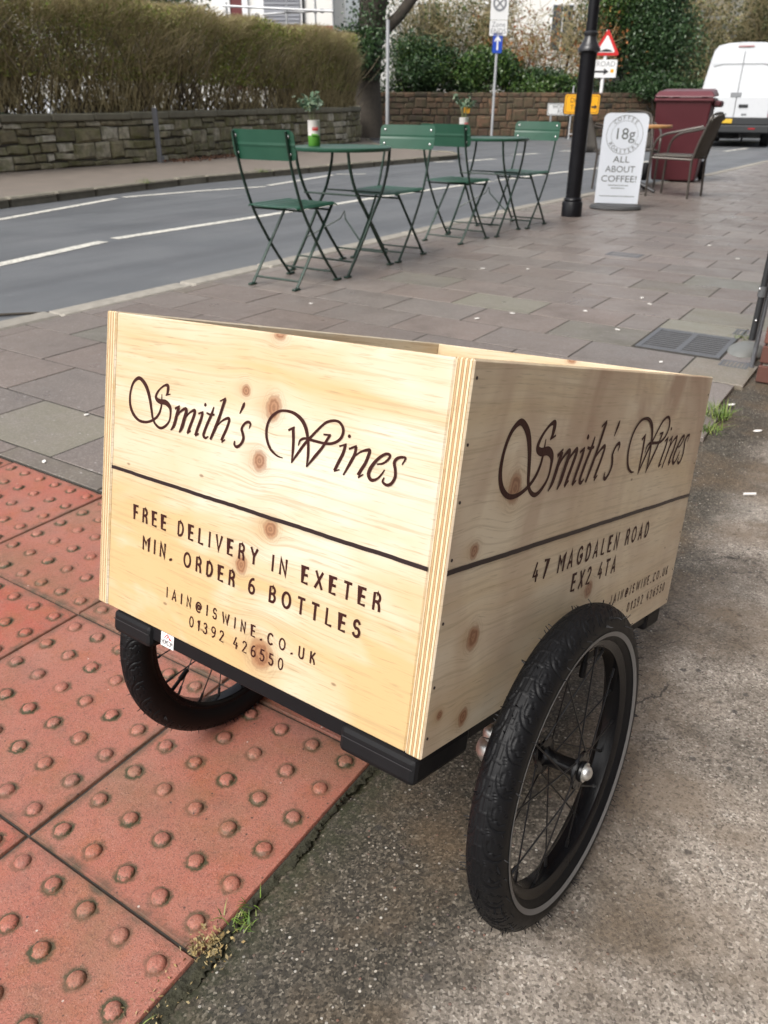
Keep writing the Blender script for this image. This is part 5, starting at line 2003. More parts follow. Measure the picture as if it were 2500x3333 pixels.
GR = 'grey woven armchairs at the wooden cafe table'
ch = make_rattan('grey woven armchair in profile between the maroon bin and the coffee sign', GR)
ch.location = (3.42, 10.02, 0)
ch.rotation_euler = (0, 0, math.radians(52))
dup(ch, (3.28, 11.35, 0), math.radians(172), 'grey woven armchair facing the viewer behind the wooden cafe table', GR)
dup(ch, (2.84, 11.15, 0), math.radians(-80), 'grey woven armchair mostly hidden behind the white coffee sign', GR)

ct = thing('cafe_table', 'round wooden topped cafe table on a black pedestal', 'table', (3.08, 10.55, 0.0))
M_OAK = simple('table_wood', (0.42, 0.22, 0.085), 0.5, var=0.2, scale=12)
MB().lathe([(0.0, .715), (.35, .715), (.355, .722), (.355, .742), (.35, .748), (0, .748)], 36).build('tabletop', M_OAK, ct)
MB().lathe([(.032, .08), (.03, .6), (.12, .70), (.12, .714)], 14).build('pedestal', M_BLACK, ct)
for k in range(4):
    a = PI / 4 + PI / 2 * k
    MB().tube([(0, 0, .12), (.15 * math.cos(a), .15 * math.sin(a), .075), (.29 * math.cos(a), .29 * math.sin(a), .018)], [.026, .022, .018], 8).build('foot', M_BLACK, ct)

M_BIN = simple('maroon_plastic', (0.070, 0.010, 0.015), 0.45, var=0.15, scale=6)
M_BIN2 = simple('maroon_lid', (0.115, 0.030, 0.038), 0.4, var=0.15, scale=6)
bn = thing('wheelie_bin', 'large maroon wheelie bin standing behind the woven armchair', 'bin', (4.15, 12.25, 0.0), math.radians(-24))
V = []
for (z, w, d) in ((0.02, .29, .30), (0.10, .30, .31), (1.02, .36, .40)):
    V += [(-w, -d, z), (w, -d, z), (w, d, z), (-w, d, z)]
F = [(3, 2, 1, 0)] + [(a + i, a + (i + 1) % 4, a + 4 + (i + 1) % 4, a + 4 + i) for a in (0, 4) for i in range(4)]
MB().add(V, F).build('body', M_BIN, bn, 0.02)
MB().rbox((-.385, -.43, 1.0), (.385, .43, 1.055), .02).build('rim', M_BIN2, bn)
lid = MB().add([(-.39, -.45, 1.06), (.39, -.45, 1.06), (.39, .42, 1.08), (-.39, .42, 1.08), (-.34, -.36, 1.13), (.34, -.36, 1.13), (.34, .34, 1.17), (-.34, .34, 1.17)],
               [(0, 3, 2, 1), (4, 5, 6, 7), (0, 1, 5, 4), (1, 2, 6, 5), (2, 3, 7, 6), (3, 0, 4, 7)]).build('lid', M_BIN2, bn, 0.02)
for s in (-1, 1):
    MB().rbox((s * .2 - .04, .40, 1.02), (s * .2 + .04, .50, 1.10), .012).build('hinge', M_BIN, bn)
    MB().lathe([(.03, -.03), (.12, -.035), (.125, 0), (.12, .035), (.03, .03)], 20, Matrix.Translation((s * .33, .36, .125)) @ Matrix.Rotation(PI / 2, 4, 'Y')).build('wheel', M_TYRE_FAR, bn)
MB().tube([(-.3, .5, 1.06), (.3, .5, 1.06)], .016, 8).build('handle', M_BIN, bn)
MB().rbox((.36, -.3, .94), (.47, .3, 1.02), .02).build('side_lug', M_BIN, bn)
MB().lathe([(.03, -.03), (.115, -.035), (.12, 0), (.115, .035), (.03, .03)], 20, Matrix.Translation((-.40, -.22, .12)) @ Matrix.Rotation(PI / 2, 4, 'Y')).build('wheel', M_TYRE_FAR, bn)

# ------------------------------------------------------------------ shop corner at the right: brick pier, downpipe, gully
M_BRICK = simple('brick', (0.15, 0.062, 0.045), 0.85, var=0.35, scale=24, bump=0.4, objr=0.6)
M_SHOP = simple('shop_mortar', (0.22, 0.2, 0.17), 0.9, var=0.2)
shop = thing('shop_building', 'brick corner of the shop at the right edge behind the downpipe', 'building', PR(-0.376, 3.223), ANG_B)
hbox('wall', (0.012, 0.012, -0.1), (9.0, 11.0, 7.5), M_SHOP, shop)
hbox('added_shade_wing', (4.6, -13.0, -0.1), (9.0, 0.0, 4.6), M_BRICK, shop)  # unseen wing, added to shade the right side of the box
for wy in (-3.2, -6.4, -9.6):  # windows on the added wing
    w2 = hbox('window', (4.56, wy, 1.2), (4.605, wy + 1.2, 2.6), M_WFRAME, shop)
    hbox('pane', (4.545, wy + .08, 1.28), (4.558, wy + 1.12, 2.52), M_GLASS, w2)
bz = 0.0
for c in range(22):
    hgt = 0.065
    for k in range(6):
        x0 = 0.226 * k - (0.113 if c % 2 else 0)
        x1 = x0 + 0.216
        x0 = max(0.0, x0)
        mb = MB()
        mb.rbox((x0, R.uniform(-.003, .003), bz), (x1, 0.09, bz + hgt), 0.004)
        mb.build('brick', M_BRICK, shop)
    for k in range(4):
        y0 = 0.226 * k + (0.0 if c % 2 else 0.113)
        mb = MB()
        mb.rbox((R.uniform(-.003, .003), max(0.095, y0), bz), (0.011, y0 + 0.216, bz + hgt), 0.004)
        if y0 + 0.216 - max(0.095, y0) > 0.05:
            mb.build('brick', M_BRICK, shop)
    bz += hgt + 0.010
w2 = hbox('window', (2.2, -0.03, 1.1), (4.2, 0.005, 2.6), M_WFRAME, shop)
hbox('pane', (2.3, -0.045, 1.2), (4.1, -0.032, 2.5), M_GLASS, w2)
w2 = hbox('window', (1.0, -0.03, 3.6), (2.2, 0.005, 5.2), M_WFRAME, shop)
hbox('pane', (1.08, -0.045, 3.7), (2.12, -0.032, 5.1), M_GLASS, w2)

dp_ = thing('downpipe', 'thin grey downpipe with a black sleeve at the brick corner', 'pipe', PR(-0.423, 3.418))
MB().tube([(0, 0, 0.0), (0, 0, 1.6), (0, 0, 3.2)], 0.0085, 12).build('pipe', simple('grey_pvc', (0.115, 0.12, 0.13), 0.45, var=0.15), dp_)
bpipe = thing('black_pipe', 'black rainwater pipe with bracket ending above the gully', 'pipe', PR(-0.442, 3.397))
MB().tube([(0, 0, 0.115), (0, 0, 1.4), (0, 0, 3.2)], 0.0125, 14).build('pipe', M_PLASTIC, bpipe)
MB().tube([(0, 0, 0.285), (0, 0, 0.325)], 0.0165, 14).build('collar', simple('collar_grey', (0.1, 0.105, 0.11), 0.4), bpipe)
MB().sphere((-0.016, -0.006, 0.315), (0.005, 0.005, 0.006), 8, 5).build('screw', M_SCREW, bpipe)
MB().sphere((-0.006, -0.012, 0.195), (0.005, 0.005, 0.005), 8, 5).build('screw', M_SCREW, bpipe)

M_IRON = simple('cast_iron', (0.135, 0.14, 0.15), 0.55, 0.3, var=0.3, scale=40)
M_PIT_SHADE = simple('drain_shade_black', (0.008, 0.008, 0.008), 0.9)  # black colour standing in for the unlit depth under the bars


def grate(label, p0, p1, r0, r1, bars, along_p, zt=0.002):
    g_ = thing('drain_grate', label, 'drain cover', PR((p0 + p1) / 2, (r0 + r1) / 2), ANG_B, 'iron drain grates in the paving')
    hw, hd = (p1 - p0) / 2, (r1 - r0) / 2
    e = min(0.022, hw * .2)
    MB().box((-hw, -hd, -0.012), (hw, hd, -0.0042)).build('pit_shade_plate', M_PIT_SHADE, g_)  # shallow black plate painted as the darkness of the drain
    fr_ = MB()
    fr_.box((-hw, -hd, -0.03), (-hw + e, hd, zt)).box((hw - e, -hd, -0.03), (hw, hd, zt)).box((-hw + e, -hd, -0.03), (hw - e, -hd + e, zt - .0004)).box((-hw + e, hd - e, -0.03), (hw - e, hd, zt - .0004))
    if bars > 8:
        fr_.box((-0.012, -hd + e, -0.0005), (0.012, hd - e, zt - .0006))
    fr_.build('frame', M_IRON, g_)
    L = (2 * hd - 2 * e) if along_p else (2 * hw - 2 * e)
    for k in range(bars):
        c = -L / 2 + L * (k + 0.5) / bars
        w = L / bars * 0.22
        mb = MB()
        if along_p:
            mb.box((-hw + e, c - w, zt - .0026), (hw - e, c + w, zt - .001))
        else:
            mb.box((c - w, -hd + e, zt - .0026), (c + w, hd - e, zt - .001))
        mb.build('bar', M_IRON, g_)
    return g_


grate('large square iron drain grate in the paving near the brick corner', -0.918, -0.562, 3.478, 3.858, 10, True)
grate('small ribbed iron cover at the foot of the grey downpipe', -0.545, -0.435, 3.375, 3.47, 6, False)
grate('small ribbed iron cover just beyond the square drain grate', -0.60, -0.49, 3.93, 4.04, 5, False)
grate('small dark iron grate farther along the middle of the pavement', -1.83, -1.59, 5.74, 5.90, 5, True)
mb = MB()
mb.sphere((0, 0, -0.01), (0.075, 0.15, 0.035), 16, 8)
o = mb.build('cement_lump', simple('wet_cement', (0.17, 0.175, 0.165), 0.45, var=0.25, scale=18, bump=0.3), None, loc=PR(-0.495, 3.68))
o.rotation_euler = (0, 0, ANG_B)
tag(o, 'smooth grey cement lump between the square grate and the pipes', 'cement')

# ------------------------------------------------------------------ the plywood box trailer
CW, CL, CH, CT = 0.5247, 0.7215, 0.3748, 0.0193
ex = Vector((0.78916, -0.61033, 0.06873))
ey = Vector((0.60512, 0.75348, -0.25709))
ez = Vector((0.10512, 0.24447, 0.96394))
co_ = Vector((0.035895, 0.54758, 0.388549)) - ex * CW
cart = thing('box_trailer', 'pale plywood delivery box on a two wheeled black cycle trailer', 'trailer')
cart.matrix_world = Matrix(((ex.x, ey.x, ez.x, co_.x), (ex.y, ey.y, ez.y, co_.y), (ex.z, ey.z, ez.z, co_.z), (0, 0, 0, 1)))


def m_ply(name, axis, knots, pale, gold, stain=None, seed=0.0, lowgold=0.0, blotch=0.35):
    """face veneer of pine plywood: long grain, knots with flow lines and rings"""
    n = NT(name, 0.42, 0, 0.45)
    x, y, z = n.sep(n.coord())
    u = x if axis == 'x' else y
    us = n.math('ADD', u, seed)
    zf = z
    halo = 0.0
    mask = None
    ringv = None
    wobble = n.math('SUBTRACT', n.noise(n.comb(n.math('MULTIPLY', us, 48.0), n.math('MULTIPLY', z, 48.0), 0.0), 1.0, 5.0, 0.7), 0.5)
    for (ku, kz, r) in knots:
        asp = R.uniform(0.95, 1.3)
        dx = n.math('DIVIDE', n.math('SUBTRACT', u, ku), r)
        dz = n.math('DIVIDE', n.math('SUBTRACT', z, kz), r * asp)
        d2 = n.math('ADD', n.math('MULTIPLY', dx, dx), n.math('MULTIPLY', dz, dz))
        zf = n.math('SUBTRACT', zf, n.math('MULTIPLY', n.math('DIVIDE', dz, n.math('ADD', d2, 0.8)), r * 1.25))
        d = n.math('ADD', n.math('SQRT', d2), n.math('MULTIPLY', wobble, 0.95))
        dxs = n.math('MULTIPLY', n.math('ADD', dx, 0.75), 0.55)
        d2s = n.math('ADD', n.math('MULTIPLY', dxs, dxs), n.math('MULTIPLY', dz, n.math('MULTIPLY', dz, 0.55)))
        hl = n.math('EXPONENT', n.math('MULTIPLY', d2s, -1.3))
        halo = hl if not hasattr(halo, 'links') else n.math('MAXIMUM', halo, hl)
        mk = n.math('SUBTRACT', 1.0, n.smooth(d, 0.5, 1.08))
        rg = n.math('MULTIPLY', mk, n.math('ADD', 0.5, n.math('MULTIPLY', n.math('SINE', n.math('MULTIPLY', d, 17.0)), 0.5)))
        outer = n.math('MULTIPLY', n.math('MULTIPLY', n.smooth(d, 0.9, 1.0), n.math('SUBTRACT', 1.0, n.smooth(d, 1.25, 1.55))), n.math('ADD', 0.5, n.math('MULTIPLY', n.math('SINE', n.math('MULTIPLY', d, 30.0)), 0.5)))
        mask = mk if mask is None else n.math('MAXIMUM', mask, mk)
        rg = n.math('ADD', rg, n.math('MULTIPLY', outer, 0.28))
        ringv = rg if ringv is None else n.math('ADD', ringv, rg)
    v1 = n.comb(n.math('MULTIPLY', us, 5.0), n.math('MULTIPLY', zf, 210.0), seed * 7)
    v2 = n.comb(n.math('MULTIPLY', us, 1.5), n.math('MULTIPLY', zf, 8.5), seed * 3)
    v3 = n.comb(n.math('MULTIPLY', us, 4.2 if axis == 'x' else 6.0), n.math('MULTIPLY', zf, 6.5 if axis == 'x' else 3.6), seed * 5 + 3)
    g1 = n.noise(v1, 1.0, 4.0, 0.65)
    g2 = n.noise(v2, 1.0, 4.0, 0.6, 0.6)
    g3 = n.noise(v3, 1.0, 3.0, 0.6, 0.8)
    gsel = n.ramp(g2, [(0.42, 0.0), (0.62, 1.0)])
    if lowgold:
        gsel = n.math('ADD', gsel, n.math('MULTIPLY', n.math('SUBTRACT', 1.0, n.smooth(zf, 0.06, 0.215)), n.math('MULTIPLY', lowgold, n.ramp(g3, [(0.35, 0.25), (0.6, 1.25)]))), True)
    c = n.mix(gsel, pale, gold)
    if stain:
        sel = n.math('MULTIPLY', n.ramp(g3, [(0.44, 0.0), (0.66, 1.0)]), blotch)
        if axis == 'y':
            sel = n.math('MULTIPLY', sel, n.math('ADD', 0.45, n.math('MULTIPLY', n.smooth(z, 0.12, 0.34), 0.55)))
        c = n.mix(sel, c, stain)
    c = n.mix(n.ramp(g1, [(0.35, 0.46), (0.48, 0.0)]), c, tuple(a * 0.66 for a in gold))
    g4 = n.noise(n.comb(n.math('MULTIPLY', us, 26.0), n.math('MULTIPLY', zf, 420.0), 1.0), 1.0, 2.0, 0.6)
    c = n.mix(n.ramp(g4, [(0.59, 0.0), (0.70, 0.42)]), c, tuple(a * 0.5 for a in gold))
    if mask is not None:
        c = n.mix(n.math('MULTIPLY', halo, 0.50), c, (0.40, 0.25, 0.115))
        c = n.mix(n.math('MULTIPLY', mask, 0.78), c, (0.285, 0.125, 0.058))
        c = n.mix(n.math('MULTIPLY', ringv, 0.55, True), c, (0.14, 0.052, 0.024))
    nick = n.voro(n.comb(n.math('MULTIPLY', us, 14.0), n.math('MULTIPLY', z, 30.0), seed), 1.0)
    nk = n.math('MULTIPLY', n.ramp(nick['Distance'], [(0.035, 0.75), (0.07, 0.0)]), n.math('GREATER_THAN', n.sep(nick['Color'])[0], 0.62))
    c = n.mix(nk, c, (0.16, 0.09, 0.045))
    n.base(c)
    n.rough(n.math('ADD', n.math('MULTIPLY', g2, 0.14), 0.36))
    n.bump(n.math('ADD', g1, n.math('MULTIPLY', g4, 0.5)), 0.10, 0.0012)
    return n.m


PALE = (0.615, 0.568, 0.46)
GOLD = (0.525, 0.38, 0.195)
KF = [(0.2520, 0.3118, 0.0078), (0.2948, 0.2990, 0.0125), (0.2798, 0.2412, 0.0115), (0.3040, 0.1729, 0.0128), (0.2646, 0.1227, 0.0105), (0.2958, 0.3762, 0.0110), (0.3043, 0.0310, 0.0200)]
KR = [(0.1079, 0.2545, 0.0165), (0.0452, 0.2003, 0.0098), (0.0667, 0.1089, 0.0135), (0.0235, 0.0399, 0.0060), (0.0704, 0.0215, 0.0105), (0.3525, 0.1003, 0.0145)]
M_PF = m_ply('plywood_front', 'x', KF, PALE, GOLD, (0.545, 0.365, 0.175), 0.0, 0.8, 0.5)
M_PR = m_ply('plywood_side', 'y', KR, (0.68, 0.60, 0.455), (0.60, 0.485, 0.32), (0.39, 0.265, 0.185), 3.7, 0.0, 0.85)
M_PI = m_ply('plywood_inner', 'y', [], PALE, GOLD, (0.5, 0.27, 0.1), 9.1, 0.0, 0.2)


def m_edge(name, axis):
    """seven glued plies seen end-on; axis is the panel thickness"""
    n = NT(name, 0.6, 0, 0.3)
    s = n.sep(n.coord())
    t = n.math('DIVIDE', s[0] if axis == 'x' else s[1], CT)
    if axis == 'x':
        t = n.math('ADD', t, -math.floor((CW - CT) / CT * 1) * 0.0)
    far = n.math('SUBTRACT', t, (CW - CT) / CT) if axis == 'x' else n.math('SUBTRACT', t, (CL - CT) / CT)
    tt = n.mix(n.math('GREATER_THAN', t, 5.0), t, far)
    tt = n.sep(tt)[0]
    k = n.math('MULTIPLY', tt, 8.0)
    wob = n.noise(n.comb(0.0, n.math('MULTIPLY', s[2], 160.0), n.math('MULTIPLY', s[1 if axis == 'x' else 0], 60.0)), 1.0, 3.0, 0.6)
    kk = n.math('ADD', k, n.math('MULTIPLY', n.math('SUBTRACT', wob, 0.5), 0.28))
    fr = n.math('FRACT', n.math('ADD', kk, 40.0))
    idx = n.math('FLOOR', n.math('ADD', kk, 40.0))
    wn_ = n.new('ShaderNodeTexWhiteNoise')
    wn_.noise_dimensions = '1D'
    n.set(wn_.inputs['W'], idx)
    alt = n.math('FRACT', n.math('MULTIPLY', idx, 0.5))
    base = n.mix(n.math('MULTIPLY', alt, 2.0), (0.72, 0.61, 0.40), (0.44, 0.30, 0.155))
    base = n.mix(n.math('MULTIPLY', wn_.outputs['Value'], 0.4), base, (0.46, 0.25, 0.11))
    st = n.noise(n.comb(idx, n.math('MULTIPLY', s[2], 26.0), 0.0), 1.0, 4.0, 0.7)
    base = n.mix(n.ramp(st, [(0.58, 0.0), (0.72, 0.75)]), base, (0.30, 0.10, 0.04))
    edge = n.math('MINIMUM', fr, n.math('SUBTRACT', 1.0, fr))
    line = n.math('SUBTRACT', 1.0, n.smooth(edge, 0.06, 0.15))
    lsel = n.math('MULTIPLY', line, n.ramp(n.noise(n.comb(idx, n.math('MULTIPLY', s[2], 55.0), 2.0), 1.0, 3.0, 0.6), [(0.3, 0.35), (0.55, 0.95)]))
    c = n.mix(lsel, base, (0.075, 0.045, 0.025))
    n.base(c)
    n.bump(n.math('SUBTRACT', wob, line), 0.3, 0.001)
    return n.m


M_EX = m_edge('ply_edge_side', 'x')
M_EY = m_edge('ply_edge_front', 'y')


def panel(name, lo, hi, mat_face, mat_edge, thin_axis):
    mb = MB()
    mb.rbox(lo, hi, 0.0016)
    o = mb.build(name, [mat_face, mat_edge], cart)
    for p in o.data.polygons:
        p.material_index = 0 if abs(p.normal[thin_axis]) > 0.5 else 1
    return o


pan_l = panel('side_panel', (0, 0, 0), (CT, CL, CH), M_PI, M_EX, 0)
pan_r = panel('side_panel', (CW - CT, 0, 0), (CW, CL, CH), M_PR, M_EX, 0)
pan_f = panel('front_panel', (CT + .0004, 0.0009, 0), (CW - CT - .0004, CT, CH - .0006), M_PF, M_EY, 1)
pan_b = panel('back_panel', (CT + .0004, CL - CT, 0), (CW - CT - .0004, CL - .0009, CH - .0006), M_PF, M_EY, 1)
panel('floor_panel', (CT + .0006, CT + .0006, 0.002), (CW - CT - .0006, CL - CT - .0006, 0.014), M_PI, M_EY, 2)
# corner blocks inside the box
for (x, y) in ((CT + .001, CL - CT - .03), (CW - CT - .03, CL - CT - .03)):
    MB().rbox((x, y, 0.015), (x + .029, y + .029, CH - .03), .002).build('corner_block', M_PI, cart)

M_INK = NT('burnt_brown_lettering', 0.5, 0, 0.18)
M_INK.base(M_INK.mix(M_INK.noise(M_INK.coord(), 160.0, 4.0, 0.7), (0.028, 0.0075, 0.006), (0.050, 0.014, 0.011)))
M_INK.bump(M_INK.noise(M_INK.coord(), 300.0, 3.0), 0.3, 0.001)
M_INK = M_INK.m
M_INK_D = simple('burnt_line', (0.022, 0.012, 0.012), 0.4, var=0.4, scale=120, spec=0.3)

# front: x right, z up, proud of the face towards -y; right side: y runs away from the viewer, proud towards +x
FF = lambda x, y, h: Vector((x, 0.0009 - h, y))
FR = lambda x, y, h: Vector((CW + h, x, y))

SCRIPT = [[[1201,2883,12],[1226,2920,40],[1228,2990,47],[1171,2992,26],[1091,2944,24],[1031,2879,34],[1019,2825,43],[1087,2796,55],[1201,2798,59],[1278,2758,52],[1298,2695,35],[1283,2598,28],[1214,2525,31],[1125,2488,31],[1036,2515,32],[975,2578,34],[942,2679,41],[896,2817,49],[835,2924,54],[755,2990,49],[671,3013,40],[574,2947,35],[522,2823,35],[524,2685,41],[586,2581,43],[699,2517,35],[828,2511,30],[959,2549,29],[1055,2612,31],[1106,2685,31],[1127,2774,26],[1125,2885,12]],[[1194,2880,14],[1282,2907,14]],[[1375,2752,28],[1459,2799,16]],[[1446,2783,39],[1417,2694,44],[1375,2566,42],[1321,2495,14]],[[1392,2634,16],[1472,2731,21],[1562,2782,34],[1579,2747,46],[1550,2659,46],[1515,2560,44],[1474,2495,16]],[[1550,2659,16],[1629,2741,21],[1711,2786,34],[1721,2751,43],[1686,2662,41],[1644,2572,41],[1614,2507,30]],[[1614,2502,16],[1674,2548,16]],[[1786,2759,20],[1870,2792,18]],[[1857,2781,33],[1837,2705,38],[1790,2596,38],[1756,2507,34]],[[1756,2503,16],[1816,2541,16]],[[1888,2894,15],[1893,2872,42],[1896,2854,18]],[[2036,2872,17],[2007,2786,37],[1955,2687,38],[1909,2589,38],[1894,2531,38],[1930,2510,27],[1976,2536,11]],[[1921,2790,20],[1981,2780,24],[2057,2789,20]],[[2130,2948,13],[2223,2993,19]],[[2215,2985,36],[2183,2901,36],[2136,2770,37],[2081,2644,39],[2013,2508,27]],[[2081,2644,13],[2167,2730,19],[2261,2781,30],[2295,2768,36],[2265,2675,36],[2215,2577,37],[2193,2524,39]],[[2195,2506,17],[2251,2547,15]],[[2517,2992,10],[2500,2953,35],[2453,2861,10]],[[2612,2725,8],[2627,2778,25],[2598,2795,29],[2544,2773,25],[2500,2709,31],[2524,2656,36],[2536,2606,36],[2504,2543,29],[2444,2503,30],[2404,2521,26],[2406,2561,15]],[[3137,2512,7],[3049,2521,20],[2948,2575,30],[2882,2680,32],[2876,2796,30],[2926,2900,27],[3024,2972,24],[3127,2995,24],[3245,2987,33],[3353,2939,41],[3418,2866,41],[3455,2770,34],[3473,2680,30],[3479,2578,28],[3471,2482,9]],[[3178,2803,24],[3264,2850,20]],[[3243,2837,39],[3261,2717,37],[3266,2586,31],[3260,2481,9]],[[3262,2489,16],[3331,2588,28],[3419,2708,30],[3485,2780,28],[3595,2895,25],[3683,2968,25],[3787,2999,24],[3859,2983,28],[3899,2927,32],[3887,2858,30],[3835,2804,27],[3745,2767,25],[3649,2758,25],[3500,2761,26],[3412,2762,24],[3353,2729,22],[3336,2674,11]],[[3471,2482,11],[3558,2593,30],[3655,2713,29],[3705,2795,27],[3740,2851,27]],[[3656,2843,17],[3752,2853,17]],[[3867,2762,18],[3956,2801,16]],[[3943,2792,32],[3925,2707,35],[3874,2598,35],[3837,2517,31]],[[3832,2512,15],[3903,2541,12]],[[3981,2898,16],[3982,2882,36],[3984,2865,16]],[[3994,2760,20],[4085,2808,16]],[[4075,2797,34],[4068,2725,34],[4023,2627,34],[3953,2496,18]],[[4066,2698,14],[4132,2755,18],[4223,2793,29],[4242,2775,35],[4211,2672,34],[4166,2592,34],[4134,2531,36]],[[4137,2510,18],[4199,2554,12]],[[4344,2680,14],[4417,2703,19],[4474,2757,23],[4480,2793,27],[4427,2790,25],[4348,2729,29],[4283,2641,35],[4260,2566,37],[4299,2521,33],[4363,2543,21],[4410,2596,17],[4441,2648,10]],[[4629,2728,9],[4660,2792,20],[4638,2801,21],[4577,2783,26],[4542,2735,30],[4562,2670,30],[4569,2602,30],[4538,2539,27],[4488,2511,27],[4436,2531,23],[4446,2575,12]]]


def script_mb(fr, tf, ws):
    mb = MB()
    for i, st in enumerate(SCRIPT):
        P = spline(st, 7)
        pts = [tf(p[0] * 1e-4, p[1] * 1e-4) for p in P]
        ribbon(mb, pts, [p[2] * 1e-4 * ws for p in P], fr, 0.00025 + 0.00014 * (i % 5))
    return mb


script_mb(FF, lambda x, y: (x, y), 1.08).build('script_lettering', M_INK, pan_f)
script_mb(FR, lambda x, y: (1.4038 * x + 0.0917 * y - 0.0256, -0.005 * x + 1.4523 * y - 0.1178), 1.62).build('script_lettering', M_INK, pan_r)
for (txt, x0, x1, z0, cap, wf) in (('FREE DELIVERY IN EXETER', 0.0697, 0.4562, 0.1292, 0.0165, 0.185), ('MIN. ORDER 6 BOTTLES', 0.0900, 0.4358, 0.0950, 0.0165, 0.185),
                                   ('IAIN@ISWINE.CO.UK', 0.1402, 0.3822, 0.0472, 0.0122, 0.17), ('01392 426550', 0.1845, 0.3385, 0.0242, 0.0125, 0.15)):
    mb = MB()
    text_strokes(mb, txt, x0, x1, z0, cap, FF, wf)
    mb.build('lettering', M_INK, pan_f)
for (txt, x0, x1, z0, cap, wf, xs) in (('47 MAGDALEN ROAD', 0.1815, 0.5440, 0.1430, 0.0205, 0.18, 1.0), ('EX2 4TA', 0.2950, 0.4340, 0.1094, 0.0208, 0.18, 1.0),
                                       ('IAIN@ISWINE.CO.UK', 0.4443, 0.6840, 0.0592, 0.0132, 0.17, 0.95), ('01392 426550', 0.5190, 0.6840, 0.0311, 0.0136, 0.16, 0.9)):
    mb = MB()
    text_strokes(mb, txt, x0, x1, z0, cap, FR, wf, xs)
    mb.build('lettering', M_INK, pan_r)


def wavy_line(fr, a, b, z, w, par):
    mb = MB()
    V = []
    n = 60
    for i in range(n + 1):
        x = a + (b - a) * i / n
        dz = 0.0002 * math.sin(i * 0.5) + R.uniform(-.0002, .0002)
        V += [fr(x, z + dz - w / 2, 0.0003), fr(x, z + dz - w / 2, 0.0010), fr(x, z + dz + w / 2, 0.0010), fr(x, z + dz + w / 2, 0.0003)]
    F = []
    for i in range(n):
        for k in range(3):
            F.append((4 * i + k, 4 * i + 4 + k, 4 * i + 5 + k, 4 * i + 1 + k))
    F += [(0, 1, 2, 3), (4 * n + 3, 4 * n + 2, 4 * n + 1, 4 * n)]
    mb.add(V, F)
    mb.build('dividing_line', M_INK_D, par)


wavy_line(FF, CT + .0006, CW - CT - .0006, 0.1850, 0.0042, pan_f)
wavy_line(FR, 0.001, CL - 0.001, 0.1865, 0.0048, pan_r)
for z in (0.3593, 0.3019, 0.2506, 0.1976, 0.137, 0.0736, 0.0213):
    MB().lathe([(0.0, 0.0), (0.0016, 0.0), (0.0016, 0.0004), (0, 0.0004)], 8, Matrix.Translation((CW + .0001, 0.0065, z)) @ Matrix.Rotation(PI / 2, 4, 'Y')).build('nail', M_INK_D, pan_r)
    MB().lathe([(0.0, 0.0), (0.0014, 0.0), (0.0014, 0.0004), (0, 0.0004)], 8, Matrix.Translation((CW + .0001, CL - 0.009, z - .012)) @ Matrix.Rotation(PI / 2, 4, 'Y')).build('nail', M_INK_D, pan_r)

# steel frame with plastic corner caps
M_FRAME = simple('black_frame', (0.006, 0.006, 0.007), 0.5, var=0.25, scale=60, spec=0.18)
M_CAP = simple('black_cap', (0.008, 0.008, 0.009), 0.55, var=0.2, scale=60, spec=0.18)
fx0, fx1 = 0.040, CW - 0.006
fb = MB().rbox((fx0 + .03, 0.004, -0.0190), (fx1 - .03, 0.030, -0.0006), 0.0015).build('front_bar', M_FRAME, cart)
MB().rbox((fx0 + .03, CL - 0.032, -0.019), (fx1 - .03, CL - .008, -0.0006), 0.0015).build('rear_bar', M_FRAME, cart)
for x in (fx0, fx1 - .024):
    MB().rbox((x, 0.05, -0.0180), (x + .024, CL - 0.05, -0.0006), 0.0015).build('side_rail', M_FRAME, cart)


def corner_cap(x0, x1, y0, y1):
    mb = MB()
    mb.box((x0, y0, -0.0300), (x1, y1, -0.0007))
    o = mb.build('corner_cap', M_CAP, cart, 0.006)
    return o


corner_cap(0.0365, 0.1135, -0.0015, 0.085)
corner_cap(CW - 0.098, CW - 0.0025, -0.0030, 0.098)
corner_cap(CW - 0.098, CW - 0.0025, CL - 0.085, CL - 0.020)
corner_cap(0.0365, 0.1135, CL - 0.085, CL - 0.020)
for x0, x1, y in ((0.0385, 0.1115, -0.0018), (CW - 0.094, CW - 0.006, -0.0033)):
    MB().box((x0, y - .0002, -0.0122), (x1, y + .001, -0.0114)).build('moulding_line', simple('cap_line', (0.025, 0.025, 0.027), 0.5), cart)

# maker's sticker on the front bar
M_STK = simple('sticker_white', (0.74, 0.74, 0.74), 0.4, var=0.03)
sx0, sx1 = 0.1298, 0.1541
stk = MB().box((sx0, 0.0032, -0.0188), (sx1, 0.0039, -0.0009)).build('sticker', M_STK, fb)
put('lettering', font_mesh('HOMCOM', 0.0075, M_SIGNK, lambda x, y, h: ((sx0 + sx1) / 2 + x, 0.0029, -0.0133 + y * 1.25), 0.0205), stk)
mb = MB()
for pts in ([(0.0065, -0.0082), (0.0115, -0.002), (0.0125, -0.002), (0.0175, -0.0082)], [(0.011, -0.0082), (0.0125, -0.0048), (0.015, -0.0048), (0.0205, -0.0082)]):
    ribbon(mb, [(sx0 + a, b) for a, b in pts], [0.0011] * 4, lambda x, y, h: Vector((x, 0.0032 - h, y)), 0.0002)
mb.build('roof_mark', M_SIGNR, stk)

